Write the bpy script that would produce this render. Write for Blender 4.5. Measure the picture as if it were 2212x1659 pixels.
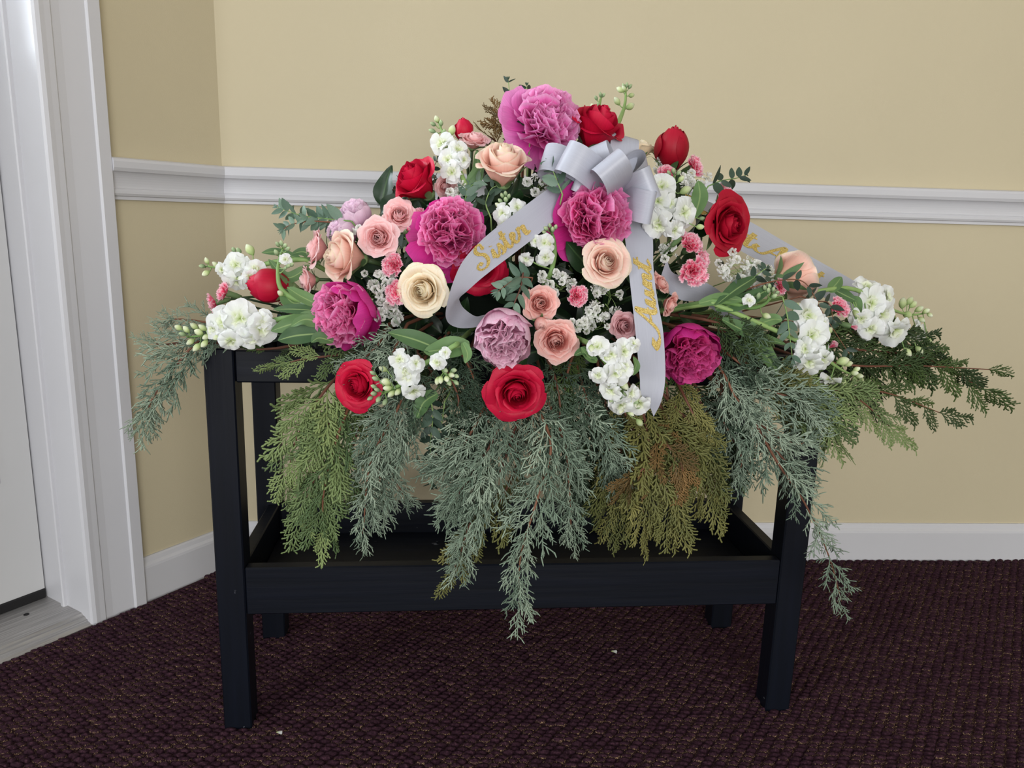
import bpy, math, random
import numpy as np
from mathutils import Vector, Matrix, Quaternion

# ============================================================ camera, world, lights, exposure
for o in list(bpy.data.objects):
    bpy.data.objects.remove(o, do_unlink=True)
scene = bpy.context.scene
COL = scene.collection

CAM_RIGHT, CAM_UP, CAM_BACK, CAM_LOC = ((0.999619, 0.005811, 0.026981), (-0.0276, 0.21045, 0.977215), (0.0, -0.977587, 0.21053), (0.0, 0.0, 0.78))
cam_data = bpy.data.cameras.new('camera')
cam_data.sensor_width = 36.0
cam_data.lens = 36.0 * 1662.0 / 2212.0
cam_data.clip_start = 0.02
cam = bpy.data.objects.new('camera', cam_data)
COL.objects.link(cam)
cam.matrix_world = Matrix(((CAM_RIGHT[0], CAM_UP[0], CAM_BACK[0], CAM_LOC[0]),
                           (CAM_RIGHT[1], CAM_UP[1], CAM_BACK[1], CAM_LOC[1]),
                           (CAM_RIGHT[2], CAM_UP[2], CAM_BACK[2], CAM_LOC[2]),
                           (0, 0, 0, 1)))
scene.camera = cam

world = bpy.data.worlds.new('room_ambient')
scene.world = world
world.use_nodes = True
world.node_tree.nodes['Background'].inputs['Color'].default_value = (0.95, 0.975, 1.0, 1)
world.node_tree.nodes['Background'].inputs['Strength'].default_value = 0.52

def area_light(name, loc, target, sx, sy, power, color):
    d = bpy.data.lights.new(name, 'AREA')
    d.shape = 'RECTANGLE'; d.size = sx; d.size_y = sy
    d.energy = power; d.color = color
    o = bpy.data.objects.new(name, d); COL.objects.link(o)
    o.location = loc
    o.rotation_euler = (Vector(target) - Vector(loc)).to_track_quat('-Z', 'Y').to_euler()
    return o
# daylight of a tall window further along the door wall, and of the glass in the door
area_light('window_daylight', (-2.3, -0.8, 1.35), (0.2, 1.3, 0.65), 1.5, 1.5, 30, (0.95, 0.98, 1.0))
area_light('door_glass_daylight', (-1.36, 1.19, 1.50), (-0.51, 0.66, 1.2), 0.7, 0.9, 24, (0.84, 0.93, 1.0))
area_light('room_fill_light', (0.7, -2.7, 0.95), (0.7, 1.6, 0.45), 2.0, 1.5, 40, (1.0, 0.99, 0.97))  # added fill lamp behind the camera, no known window; evens the wall brightness

vs = scene.view_settings
vs.view_transform = 'Standard'; vs.look = 'None'; vs.gamma = 1.0
vs.use_curve_mapping = False
vs.exposure = 0.90

# ============================================================ helpers
rnd = random.Random(11)

def lin(c):
    return tuple(((x/255.0)/12.92 if x/255.0 <= .04045 else ((x/255.0+.055)/1.055)**2.4) for x in c) + (1.0,)

def make_mesh(name, verts, faces, uvs=None, smooth=True):
    me = bpy.data.meshes.new(name)
    me.from_pydata([tuple(map(float, v)) for v in verts], [], [tuple(map(int, f)) for f in faces])
    if uvs is not None:
        uvs = np.asarray(uvs, dtype=np.float32)
        lay = me.uv_layers.new(name='UVMap')
        idx = np.empty(len(me.loops), dtype=np.int32)
        me.loops.foreach_get('vertex_index', idx)
        lay.data.foreach_set('uv', uvs[idx].ravel())
    if smooth:
        me.polygons.foreach_set('use_smooth', [True]*len(me.polygons))
    me.materials.append(None)
    me.update()
    return me

def obj(name, me, mat=None, parent=None, matrix=None):
    """link one mesh object; the material sits on the object so that meshes can be shared"""
    o = bpy.data.objects.new(name, me)
    COL.objects.link(o)
    if mat is not None:
        o.material_slots[0].link = 'OBJECT'
        o.material_slots[0].material = mat
    if parent is not None:
        o.parent = parent
    if matrix is not None:
        o.matrix_basis = matrix
    return o

def thing(name, label, cat, loc, group=None, matrix=None):
    o = bpy.data.objects.new(name, None)
    o.empty_display_size = .02
    COL.objects.link(o)
    if matrix is not None: o.matrix_basis = matrix
    else: o.location = loc
    return tag(o, label, cat, group)

def tag(o, label=None, cat=None, group=None, kind=None):
    if label: o['label'] = label
    if cat: o['category'] = cat
    if group: o['group'] = group
    if kind: o['kind'] = kind
    return o

class MB:
    """collects vertices and faces of one mesh"""
    def __init__(s): s.v = []; s.f = []; s.uv = []
    def add(s, v, f, uv=None):
        b = len(s.v)
        s.v += [tuple(p) for p in v]
        s.f += [tuple(b+i for i in q) for q in f]
        s.uv += list(uv) if uv is not None else [(0, 0)]*len(v)
    def box(s, lo, hi, bev=0.0):
        x0, y0, z0 = lo; x1, y1, z1 = hi
        if bev <= 0:
            v = [(x, y, z) for z in (z0, z1) for y in (y0, y1) for x in (x0, x1)]
            f = [(0,2,3,1),(4,5,7,6),(0,1,5,4),(2,6,7,3),(0,4,6,2),(1,3,7,5)]
            s.add(v, f); return
        import itertools
        v = []; key = {}
        # chamfered box: each corner gives three vertices
        for cx, cy, cz in itertools.product((0, 1), repeat=3):
            X, Y, Z = (x0, x1)[cx], (y0, y1)[cy], (z0, z1)[cz]
            sx, sy, sz = (1, -1)[cx], (1, -1)[cy], (1, -1)[cz]
            key[cx, cy, cz, 'x'] = len(v); v.append((X, Y+sy*bev, Z+sz*bev))
            key[cx, cy, cz, 'y'] = len(v); v.append((X+sx*bev, Y, Z+sz*bev))
            key[cx, cy, cz, 'z'] = len(v); v.append((X+sx*bev, Y+sy*bev, Z))
        f = []
        for a in (0, 1):
            f.append([key[a, p, q, 'x'] for p, q in ((0,0),(0,1),(1,1),(1,0))])
            f.append([key[p, a, q, 'y'] for p, q in ((0,0),(0,1),(1,1),(1,0))])
            f.append([key[p, q, a, 'z'] for p, q in ((0,0),(0,1),(1,1),(1,0))])
        for p in (0, 1):
            for q in (0, 1):
                f.append([key[p,q,0,'x'], key[p,q,1,'x'], key[p,q,1,'y'], key[p,q,0,'y']])
                f.append([key[p,0,q,'x'], key[p,1,q,'x'], key[p,1,q,'z'], key[p,0,q,'z']])
                f.append([key[0,p,q,'y'], key[1,p,q,'y'], key[1,p,q,'z'], key[0,p,q,'z']])
        for c in itertools.product((0, 1), repeat=3):
            f.append([key[c+('x',)], key[c+('y',)], key[c+('z',)]])
        # orient faces outward
        ctr = np.array([(x0+x1)/2, (y0+y1)/2, (z0+z1)/2]); out = []
        for q in f:
            P = np.array([v[i] for i in q]); n = np.cross(P[1]-P[0], P[2]-P[0])
            out.append(tuple(q) if n @ (P.mean(0)-ctr) > 0 else tuple(reversed(q)))
        s.add(v, out)
    def tube(s, pts, radii, n=6, cap=True):
        pts = [Vector(p) for p in pts]; m = len(pts)
        if not hasattr(radii, '__len__'): radii = [radii]*m
        ref = None; v = []; uv = []
        for i, p in enumerate(pts):
            t = (pts[min(i+1, m-1)] - pts[max(i-1, 0)])
            if t.length < 1e-9: t = Vector((0, 0, 1))
            t.normalize()
            if ref is None:
                ref = t.orthogonal().normalized()
            ref = (ref - t*ref.dot(t)).normalized(); b = t.cross(ref)
            for k in range(n):
                a = 2*math.pi*k/n
                v.append(p + (ref*math.cos(a)+b*math.sin(a))*radii[i]); uv.append((k/n, i/(m-1)))
        f = []
        for i in range(m-1):
            for k in range(n):
                f.append((i*n+k, i*n+(k+1) % n, (i+1)*n+(k+1) % n, (i+1)*n+k))
        if cap:
            f.append(tuple(reversed(range(n)))); f.append(tuple((m-1)*n+k for k in range(n)))
        s.add(v, f, uv)
    def build(s, name, mat=None, parent=None, smooth=False, matrix=None):
        return obj(name, make_mesh(name, s.v, s.f, s.uv, smooth), mat, parent, matrix)
    def mesh(s, name, smooth=True):
        return make_mesh(name, s.v, s.f, s.uv, smooth)

def spline(pts, n):
    """Catmull-Rom through pts, n samples"""
    P = [np.array(p, float) for p in pts]
    P = [2*P[0]-P[1]] + P + [2*P[-1]-P[-2]]
    m = len(P)-3; out = []
    for k in range(n):
        t = k/(n-1)*m; i = min(int(t), m-1); u = t-i
        a, b, c, d = P[i:i+4]
        out.append(.5*((2*b)+(-a+c)*u+(2*a-5*b+4*c-d)*u*u+(-a+3*b-3*c+d)*u**3))
    return out

def grid_faces(nu, nv):
    return [(j*nu+i, j*nu+i+1, (j+1)*nu+i+1, (j+1)*nu+i) for j in range(nv-1) for i in range(nu-1)]

def axes_matrix(loc, z, scale=1.0, spin=0.0, up=(0, 0, 1)):
    """matrix whose local +Z points along z"""
    z = Vector(z).normalized(); up = Vector(up)
    if abs(z.dot(up)) > .97: up = Vector((0, -1, .01))
    x = up.cross(z).normalized(); y = z.cross(x)
    M = Matrix(((x.x, y.x, z.x, 0), (x.y, y.y, z.y, 0), (x.z, y.z, z.z, 0), (0, 0, 0, 1)))
    s = scale if hasattr(scale, '__len__') else (scale,)*3
    return Matrix.Translation(loc) @ M @ Matrix.Rotation(spin, 4, 'Z') @ Matrix.Diagonal((s[0], s[1], s[2], 1))

# ============================================================ materials
def new_mat(name):
    m = bpy.data.materials.new(name); m.use_nodes = True
    nt = m.node_tree; nt.nodes.clear()
    out = nt.nodes.new('ShaderNodeOutputMaterial')
    return m, nt, out
def N(nt, t, **kw):
    n = nt.nodes.new(t)
    for k, v in kw.items():
        if k in n.inputs: n.inputs[k].default_value = v
        else: setattr(n, k, v)
    return n
def ramp(nt, fac, stops):
    r = nt.nodes.new('ShaderNodeValToRGB'); cr = r.color_ramp
    while len(cr.elements) < len(stops): cr.elements.new(.5)
    for e, (p, c) in zip(cr.elements, stops): e.position = p; e.color = c
    nt.links.new(fac, r.inputs['Fac']); return r.outputs['Color']
def noise(nt, scale, detail=3, rough=.5, coord='Object', dist=0.0):
    tc = N(nt, 'ShaderNodeTexCoord'); n = N(nt, 'ShaderNodeTexNoise')
    n.inputs['Scale'].default_value = scale; n.inputs['Detail'].default_value = detail
    n.inputs['Roughness'].default_value = rough; n.inputs['Distortion'].default_value = dist
    nt.links.new(tc.outputs[coord], n.inputs['Vector']); return n
def bump(nt, height, strength, dist=.002):
    b = N(nt, 'ShaderNodeBump'); b.inputs['Strength'].default_value = strength; b.inputs['Distance'].default_value = dist
    nt.links.new(height, b.inputs['Height']); return b.outputs['Normal']

def mat_paint(name, col, rough=.5, bump_scale=300, bump_s=.05, var=.03, spec=.4):
    m, nt, out = new_mat(name)
    p = N(nt, 'ShaderNodeBsdfPrincipled'); p.inputs['Roughness'].default_value = rough
    p.inputs['Specular IOR Level'].default_value = spec
    n1 = noise(nt, 3.0, 4)
    c = lin(col); lo = tuple(x*(1-var) for x in c[:3])+(1,); hi = tuple(min(1, x*(1+var)) for x in c[:3])+(1,)
    nt.links.new(ramp(nt, n1.outputs['Fac'], [(.3, lo), (.7, hi)]), p.inputs['Base Color'])
    n2 = noise(nt, bump_scale, 2)
    nt.links.new(bump(nt, n2.outputs['Fac'], bump_s), p.inputs['Normal'])
    nt.links.new(p.outputs[0], out.inputs[0]); return m

def mat_petal(name, stops, trans=.3, rough=.55, streak=.10, jitter=.12, edge=None, sheen=.0):
    """petal colour runs from the claw (v=0) to the rim (v=1); fine veins and a little petal-to-petal variation"""
    m, nt, out = new_mat(name)
    uv = N(nt, 'ShaderNodeUVMap'); sep = N(nt, 'ShaderNodeSeparateXYZ')
    nt.links.new(uv.outputs[0], sep.inputs[0])
    base = ramp(nt, sep.outputs['Y'], [(a, lin(c)) for a, c in stops])
    if edge:
        # pale rim also along the sides
        mth = N(nt, 'ShaderNodeMath', operation='SUBTRACT'); mth.inputs[1].default_value = .5
        nt.links.new(sep.outputs['X'], mth.inputs[0])
        ab = N(nt, 'ShaderNodeMath', operation='ABSOLUTE'); nt.links.new(mth.outputs[0], ab.inputs[0])
        fac = ramp(nt, ab.outputs[0], [(.38, (0, 0, 0, 1)), (.5, (1, 1, 1, 1))])
        mx = N(nt, 'ShaderNodeMix', data_type='RGBA'); nt.links.new(fac, mx.inputs[0])
        nt.links.new(base, mx.inputs[6]); mx.inputs[7].default_value = lin(edge); base = mx.outputs[2]
    # veins
    mp = N(nt, 'ShaderNodeMapping'); mp.inputs['Scale'].default_value = (26, 1.6, 1)
    nt.links.new(uv.outputs[0], mp.inputs[0])
    nz = N(nt, 'ShaderNodeTexNoise'); nz.inputs['Scale'].default_value = 1.5; nz.inputs['Detail'].default_value = 2
    nt.links.new(mp.outputs[0], nz.inputs['Vector'])
    oi = N(nt, 'ShaderNodeObjectInfo')
    a = N(nt, 'ShaderNodeMapRange'); a.inputs[1].default_value = .25; a.inputs[2].default_value = .75
    a.inputs[3].default_value = 1-streak; a.inputs[4].default_value = 1+streak
    nt.links.new(nz.outputs['Fac'], a.inputs[0])
    b = N(nt, 'ShaderNodeMapRange'); b.inputs[3].default_value = 1-jitter; b.inputs[4].default_value = 1+jitter
    nt.links.new(oi.outputs['Random'], b.inputs[0])
    mul = N(nt, 'ShaderNodeMath', operation='MULTIPLY'); nt.links.new(a.outputs[0], mul.inputs[0]); nt.links.new(b.outputs[0], mul.inputs[1])
    hsv = N(nt, 'ShaderNodeHueSaturation'); nt.links.new(base, hsv.inputs['Color']); nt.links.new(mul.outputs[0], hsv.inputs['Value'])
    p = N(nt, 'ShaderNodeBsdfPrincipled'); p.inputs['Roughness'].default_value = rough
    p.inputs['Specular IOR Level'].default_value = .3
    nt.links.new(hsv.outputs[0], p.inputs['Base Color'])
    nt.links.new(bump(nt, nz.outputs['Fac'], .12, .001), p.inputs['Normal'])
    t = N(nt, 'ShaderNodeBsdfTranslucent'); nt.links.new(hsv.outputs[0], t.inputs['Color'])
    mx = N(nt, 'ShaderNodeMixShader'); mx.inputs[0].default_value = trans
    nt.links.new(p.outputs[0], mx.inputs[1]); nt.links.new(t.outputs[0], mx.inputs[2])
    nt.links.new(mx.outputs[0], out.inputs[0]); return m

def mat_leaf(name, c0, c1, rough=.45, trans=.2, jitter=.2, vein=None, spec=.4):
    m, nt, out = new_mat(name)
    uv = N(nt, 'ShaderNodeUVMap'); sep = N(nt, 'ShaderNodeSeparateXYZ'); nt.links.new(uv.outputs[0], sep.inputs[0])
    nz = noise(nt, 35, 3); oi = N(nt, 'ShaderNodeObjectInfo')
    ad = N(nt, 'ShaderNodeMath', operation='MULTIPLY_ADD'); ad.inputs[1].default_value = .8; 
    nt.links.new(oi.outputs['Random'], ad.inputs[0]); 
    sc = N(nt, 'ShaderNodeMath', operation='MULTIPLY_ADD'); sc.inputs[1].default_value = .6; sc.inputs[2].default_value = -.2
    nt.links.new(nz.outputs['Fac'], sc.inputs[0]); nt.links.new(sc.outputs[0], ad.inputs[2])
    col = ramp(nt, ad.outputs[0], [(.1, lin(c0)), (.9, lin(c1))])
    if vein:
        mth = N(nt, 'ShaderNodeMath', operation='SUBTRACT'); mth.inputs[1].default_value = .5; nt.links.new(sep.outputs['X'], mth.inputs[0])
        ab = N(nt, 'ShaderNodeMath', operation='ABSOLUTE'); nt.links.new(mth.outputs[0], ab.inputs[0])
        fac = ramp(nt, ab.outputs[0], [(.015, (1, 1, 1, 1)), (.06, (0, 0, 0, 1))])
        mx = N(nt, 'ShaderNodeMix', data_type='RGBA'); nt.links.new(fac, mx.inputs[0]); nt.links.new(col, mx.inputs[6]); mx.inputs[7].default_value = lin(vein)
        col = mx.outputs[2]
    p = N(nt, 'ShaderNodeBsdfPrincipled'); p.inputs['Roughness'].default_value = rough; p.inputs['Specular IOR Level'].default_value = spec
    nt.links.new(col, p.inputs['Base Color'])
    t = N(nt, 'ShaderNodeBsdfTranslucent'); nt.links.new(col, t.inputs['Color'])
    mx = N(nt, 'ShaderNodeMixShader'); mx.inputs[0].default_value = trans
    nt.links.new(p.outputs[0], mx.inputs[1]); nt.links.new(t.outputs[0], mx.inputs[2])
    nt.links.new(mx.outputs[0], out.inputs[0]); return m

M = {}
M['wall'] = mat_paint('wall_paint', (200, 189, 160), .72, 420, .10, .02, .25)
M['trim'] = mat_paint('white_trim_paint', (204, 204, 208), .38, 150, .03, .02, .45)
M['door'] = mat_paint('white_door_paint', (202, 202, 202), .40, 120, .03, .02, .45)
M['sweep'] = mat_paint('black_rubber', (26, 25, 26), .6)
M['foam'] = mat_paint('dark_green_floral_foam', (14, 26, 16), .9)

def mat_threshold():
    m, nt, out = new_mat('brushed_aluminium')
    p = N(nt, 'ShaderNodeBsdfPrincipled', Metallic=.6, Roughness=.42)
    tc = N(nt, 'ShaderNodeTexCoord'); mp = N(nt, 'ShaderNodeMapping'); mp.inputs['Scale'].default_value = (4, 160, 4)
    nt.links.new(tc.outputs['Object'], mp.inputs[0])
    n = N(nt, 'ShaderNodeTexNoise', Scale=2.0, Detail=4.0); nt.links.new(mp.outputs[0], n.inputs['Vector'])
    nt.links.new(ramp(nt, n.outputs['Fac'], [(.3, lin((150, 147, 146))), (.7, lin((196, 194, 192)))]), p.inputs['Base Color'])
    nt.links.new(p.outputs[0], out.inputs[0]); return m
M['threshold'] = mat_threshold()

def mat_glass():
    m, nt, out = new_mat('door_glass')
    g = N(nt, 'ShaderNodeBsdfTransparent'); gl = N(nt, 'ShaderNodeBsdfGlossy', Roughness=.02)
    f = N(nt, 'ShaderNodeFresnel'); mx = N(nt, 'ShaderNodeMixShader')
    nt.links.new(f.outputs[0], mx.inputs[0]); nt.links.new(g.outputs[0], mx.inputs[1]); nt.links.new(gl.outputs[0], mx.inputs[2])
    nt.links.new(mx.outputs[0], out.inputs[0]); return m
M['glass'] = mat_glass()

def mat_stand(grain, name):
    m, nt, out = new_mat(name)
    p = N(nt, 'ShaderNodeBsdfPrincipled', Roughness=.46); p.inputs['Specular IOR Level'].default_value = .24
    tc = N(nt, 'ShaderNodeTexCoord'); mp = N(nt, 'ShaderNodeMapping'); mp.inputs['Scale'].default_value = grain
    nt.links.new(tc.outputs['Object'], mp.inputs[0])
    n = N(nt, 'ShaderNodeTexNoise', Scale=1.5, Detail=5.0); nt.links.new(mp.outputs[0], n.inputs['Vector'])
    base = ramp(nt, n.outputs['Fac'], [(.3, lin((5, 9, 18))), (.75, lin((9, 14, 26)))])
    # few small paint chips and dust
    c = noise(nt, 55, 3, .6); fac = ramp(nt, c.outputs['Fac'], [(.735, (0, 0, 0, 1)), (.76, (.5, .5, .5, 1))])
    mx = N(nt, 'ShaderNodeMix', data_type='RGBA'); nt.links.new(fac, mx.inputs[0]); nt.links.new(base, mx.inputs[6]); mx.inputs[7].default_value = lin((120, 122, 130))
    nt.links.new(mx.outputs[2], p.inputs['Base Color'])
    nt.links.new(bump(nt, n.outputs['Fac'], .25, .0015), p.inputs['Normal'])
    nt.links.new(p.outputs[0], out.inputs[0]); return m
M['stand'] = mat_stand((3, 60, 60), 'black_painted_wood'); M['stand_leg'] = mat_stand((60, 60, 3), 'black_painted_wood_upright')

def mat_carpet(pile):
    m, nt, out = new_mat('burgundy_loop_carpet' if pile else 'burgundy_carpet_backing')
    p = N(nt, 'ShaderNodeBsdfPrincipled', Roughness=.95); p.inputs['Specular IOR Level'].default_value = .08
    uv = N(nt, 'ShaderNodeUVMap'); sep = N(nt, 'ShaderNodeSeparateXYZ'); nt.links.new(uv.outputs[0], sep.inputs[0])
    n1 = noise(nt, 260, 4, .7); n2 = noise(nt, 90, 3, .6)
    base = ramp(nt, n1.outputs['Fac'], [(.3, lin((30, 17, 24))), (.55, lin((58, 36, 46))), (.75, lin((92, 62, 74)))])
    n3 = noise(nt, 800, 2, .6)
    g = ramp(nt, n3.outputs['Fac'], [(.54, (0, 0, 0, 1)), (.62, (1, 1, 1, 1))])
    if pile:
        low = ramp(nt, sep.outputs['Y'], [(.0, (1, 1, 1, 1)), (.35, (1, 1, 1, 1)), (.60, (0, 0, 0, 1))])
        pick = ramp(nt, sep.outputs['X'], [(.40, (0, 0, 0, 1)), (.42, (1, 1, 1, 1))])
        a = N(nt, 'ShaderNodeMath', operation='MULTIPLY'); nt.links.new(low, a.inputs[0]); nt.links.new(pick, a.inputs[1])
        b = N(nt, 'ShaderNodeMath', operation='MULTIPLY'); nt.links.new(a.outputs[0], b.inputs[0]); nt.links.new(g, b.inputs[1]); fac = b.outputs[0]
    else:
        b = N(nt, 'ShaderNodeMath', operation='MULTIPLY'); b.inputs[1].default_value = .35; nt.links.new(g, b.inputs[0]); fac = b.outputs[0]
    mx = N(nt, 'ShaderNodeMix', data_type='RGBA'); nt.links.new(fac, mx.inputs[0]); nt.links.new(base, mx.inputs[6]); mx.inputs[7].default_value = lin((196, 164, 124))
    nt.links.new(mx.outputs[2], p.inputs['Base Color'])
    nt.links.new(bump(nt, n1.outputs['Fac'], .8, .003), p.inputs['Normal'])
    nt.links.new(p.outputs[0], out.inputs[0]); return m
M['carpet'] = mat_carpet(False); M['pile'] = mat_carpet(True)

def mat_ribbon():
    m, nt, out = new_mat('silver_satin_ribbon')
    p = N(nt, 'ShaderNodeBsdfPrincipled', Roughness=.36); p.inputs['Specular IOR Level'].default_value = .55
    p.inputs['Anisotropic'].default_value = .4
    uv = N(nt, 'ShaderNodeUVMap'); mp = N(nt, 'ShaderNodeMapping'); mp.inputs['Scale'].default_value = (60, 2, 1); nt.links.new(uv.outputs[0], mp.inputs[0])
    n = N(nt, 'ShaderNodeTexNoise', Scale=2.0, Detail=3.0); nt.links.new(mp.outputs[0], n.inputs['Vector'])
    nt.links.new(ramp(nt, n.outputs['Fac'], [(.3, lin((178, 181, 194))), (.7, lin((192, 195, 207)))]), p.inputs['Base Color'])
    t = N(nt, 'ShaderNodeBsdfTranslucent'); t.inputs['Color'].default_value = lin((190, 190, 196))
    mx = N(nt, 'ShaderNodeMixShader'); mx.inputs[0].default_value = .15
    nt.links.new(p.outputs[0], mx.inputs[1]); nt.links.new(t.outputs[0], mx.inputs[2]); nt.links.new(mx.outputs[0], out.inputs[0]); return m
M['ribbon'] = mat_ribbon()
def mat_gold():
    m, nt, out = new_mat('gold_glitter')
    p = N(nt, 'ShaderNodeBsdfPrincipled', Metallic=.35, Roughness=.45)
    n = noise(nt, 900, 2, .8)
    nt.links.new(ramp(nt, n.outputs['Fac'], [(.35, lin((150, 122, 60))), (.5, lin((205, 176, 92))), (.68, lin((250, 232, 160)))]), p.inputs['Base Color'])
    nt.links.new(bump(nt, n.outputs['Fac'], .8, .001), p.inputs['Normal'])
    nt.links.new(p.outputs[0], out.inputs[0]); return m
M['gold'] = mat_gold()

M['rose_red'] = mat_petal('red_rose_petal', [(0, (150, 8, 40)), (.5, (192, 10, 48)), (1, (206, 24, 66))], .22, .5, .08)
M['rose_darkred'] = mat_petal('dark_red_rose_petal', [(0, (120, 4, 26)), (.5, (160, 6, 34)), (1, (180, 16, 48))], .2, .5, .08)
M['rose_blush'] = mat_petal('blush_rose_petal', [(0, (228, 200, 160)), (.35, (240, 184, 164)), (.8, (246, 206, 190)), (.95, (250, 226, 212)), (1, (240, 228, 200))], .26, .55, .05, .06)
M['rose_cream'] = mat_petal('cream_rose_petal', [(0, (206, 186, 130)), (.4, (236, 212, 170)), (.8, (244, 226, 196)), (.95, (250, 240, 218)), (1, (240, 232, 196))], .26, .55, .05, .06)
M['rose_pink'] = mat_petal('pink_spray_rose_petal', [(0, (240, 170, 165)), (.5, (246, 180, 176)), (.85, (250, 205, 205)), (1, (252, 222, 222))], .3, .55, .06, .06)
M['rose_salmon'] = mat_petal('salmon_spray_rose_petal', [(0, (226, 130, 122)), (.5, (240, 160, 150)), (.85, (246, 190, 180)), (1, (246, 208, 200))], .28, .55, .06, .06)
M['rose_mauve'] = mat_petal('mauve_spray_rose_petal', [(0, (196, 110, 116)), (.6, (216, 146, 150)), (1, (226, 184, 188))], .28, .55, .06, .06)
M['peony_magenta'] = mat_petal('magenta_peony_petal', [(0, (186, 14, 98)), (.45, (216, 42, 134)), (.85, (238, 104, 176)), (1, (250, 172, 216))], .36, .5, .14, .14)
M['peony_magenta_guard'] = mat_petal('magenta_peony_guard_petal', [(0, (190, 20, 110)), (.6, (214, 36, 140)), (1, (226, 74, 168))], .3, .5, .10, .10)
M['peony_deep'] = mat_petal('deep_magenta_peony_petal', [(0, (188, 16, 100)), (.6, (210, 34, 130)), (1, (230, 96, 168))], .36, .5, .12, .14)
M['peony_deep_guard'] = mat_petal('deep_magenta_peony_guard_petal', [(0, (170, 10, 96)), (.6, (196, 22, 124)), (1, (214, 56, 150))], .3, .5, .10, .10)
M['peony_light'] = mat_petal('light_pink_peony_petal', [(0, (186, 66, 120)), (.45, (224, 138, 180)), (1, (248, 214, 230))], .3, .5, .10, .10)
M['peony_light_guard'] = mat_petal('light_pink_peony_guard_petal', [(0, (222, 140, 180)), (.5, (238, 180, 208)), (1, (246, 212, 230))], .3, .5, .10, .08)
M['peony_lilac'] = mat_petal('lilac_peony_petal', [(0, (222, 160, 200)), (.5, (232, 188, 218)), (1, (244, 220, 236))], .35, .5, .08, .08)
M['peony_lilac_guard'] = M['peony_lilac']
M['peony_bright'] = mat_petal('bright_pink_peony_petal', [(0, (186, 26, 112)), (.5, (222, 76, 162)), (.85, (240, 136, 202)), (1, (250, 190, 230))], .32, .5, .12, .14)
M['peony_bright_guard'] = mat_petal('bright_pink_peony_guard_petal', [(0, (200, 40, 140)), (.5, (226, 84, 180)), (1, (242, 160, 216))], .32, .5, .1, .14)
M['carnation'] = mat_petal('pink_carnation_petal', [(0, (214, 40, 84)), (.6, (238, 88, 128)), (.82, (244, 130, 160)), (1, (252, 222, 230))], .28, .55, .16, .12, edge=(250, 206, 218))
M['stock'] = mat_petal('white_stock_petal', [(0, (196, 214, 116)), (.22, (224, 234, 182)), (.5, (240, 243, 236)), (1, (245, 247, 248))], .35, .5, .04, .03)
M['stock_centre'] = mat_petal('stock_centre_petal', [(0, (180, 202, 110)), (.4, (224, 234, 186)), (1, (246, 248, 236))], .35, .5, .05, .03)
M['stock_bud'] = mat_petal('stock_bud', [(0, (150, 176, 110)), (.45, (206, 220, 160)), (1, (240, 244, 220))], .25, .5, .08, .1)
M['stock_bud_green'] = mat_petal('green_stock_bud', [(0, (120, 146, 104)), (.6, (160, 182, 138)), (1, (196, 210, 166))], .2, .55, .08, .1)
M['gyps'] = mat_petal('babys_breath_blossom', [(0, (222, 226, 212)), (1, (248, 248, 248))], .35, .6, .08, .06)
M['stem_green'] = mat_leaf('green_stem', (110, 146, 84), (150, 180, 110), .5, .1)
M['stem_dark'] = mat_leaf('dark_green_stem', (44, 66, 40), (70, 92, 56), .5, .05)
M['sepal'] = mat_leaf('sepal_green', (84, 116, 74), (130, 156, 104), .55, .15)
M['leaf_stock'] = mat_leaf('stock_leaf', (66, 98, 62), (112, 146, 92), .5, .25, vein=(146, 172, 112))
M['leaf_dark'] = mat_leaf('dark_glossy_leaf', (16, 36, 22), (38, 66, 36), .35, .12, vein=(60, 88, 50))
M['leaf_rose'] = mat_leaf('rose_leaf', (28, 54, 34), (52, 84, 48), .4, .15, vein=(70, 100, 62))
M['euc_e'] = mat_leaf('eucalyptus_leaf', (72, 98, 82), (118, 144, 124), .5, .15)
M['euc_d'] = mat_leaf('dark_eucalyptus_leaf', (38, 56, 46), (70, 92, 76), .5, .12)
M['twig'] = mat_leaf('red_brown_twig', (92, 56, 44), (128, 84, 62), .6, .0)
M['ju_blue'] = mat_leaf('blue_green_juniper', (112, 133, 114), (172, 189, 167), .6, .15)
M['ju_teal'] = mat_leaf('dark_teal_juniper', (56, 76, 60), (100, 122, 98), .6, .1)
M['ce_green'] = mat_leaf('green_cedar', (80, 104, 66), (140, 158, 100), .55, .15)
M['ce_olive'] = mat_leaf('olive_cedar', (88, 94, 50), (140, 136, 78), .55, .14)
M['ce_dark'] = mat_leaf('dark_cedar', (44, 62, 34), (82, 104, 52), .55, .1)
M['ce_brown'] = mat_leaf('browning_cedar', (86, 72, 40), (140, 108, 64), .6, .1)

# ============================================================ room
# back wall runs 3.6 degrees off the camera's right, the door wall turns away from it
BW = math.radians(3.63); eb = Vector((math.cos(BW), math.sin(BW), 0)); nb = Vector((math.sin(BW), -math.cos(BW), 0))
LW = math.radians(58.0); el = Vector((math.cos(LW), math.sin(LW), 0)); nl = Vector((math.sin(LW), -math.cos(LW), 0))
CASE0 = Vector((-0.729, 1.422, 0)) - nl*.012          # wall surface behind the casing's right edge
bp = Vector((-0.6082, 1.6252, 0)) - nb*.012           # a point of the back wall's surface
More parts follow.
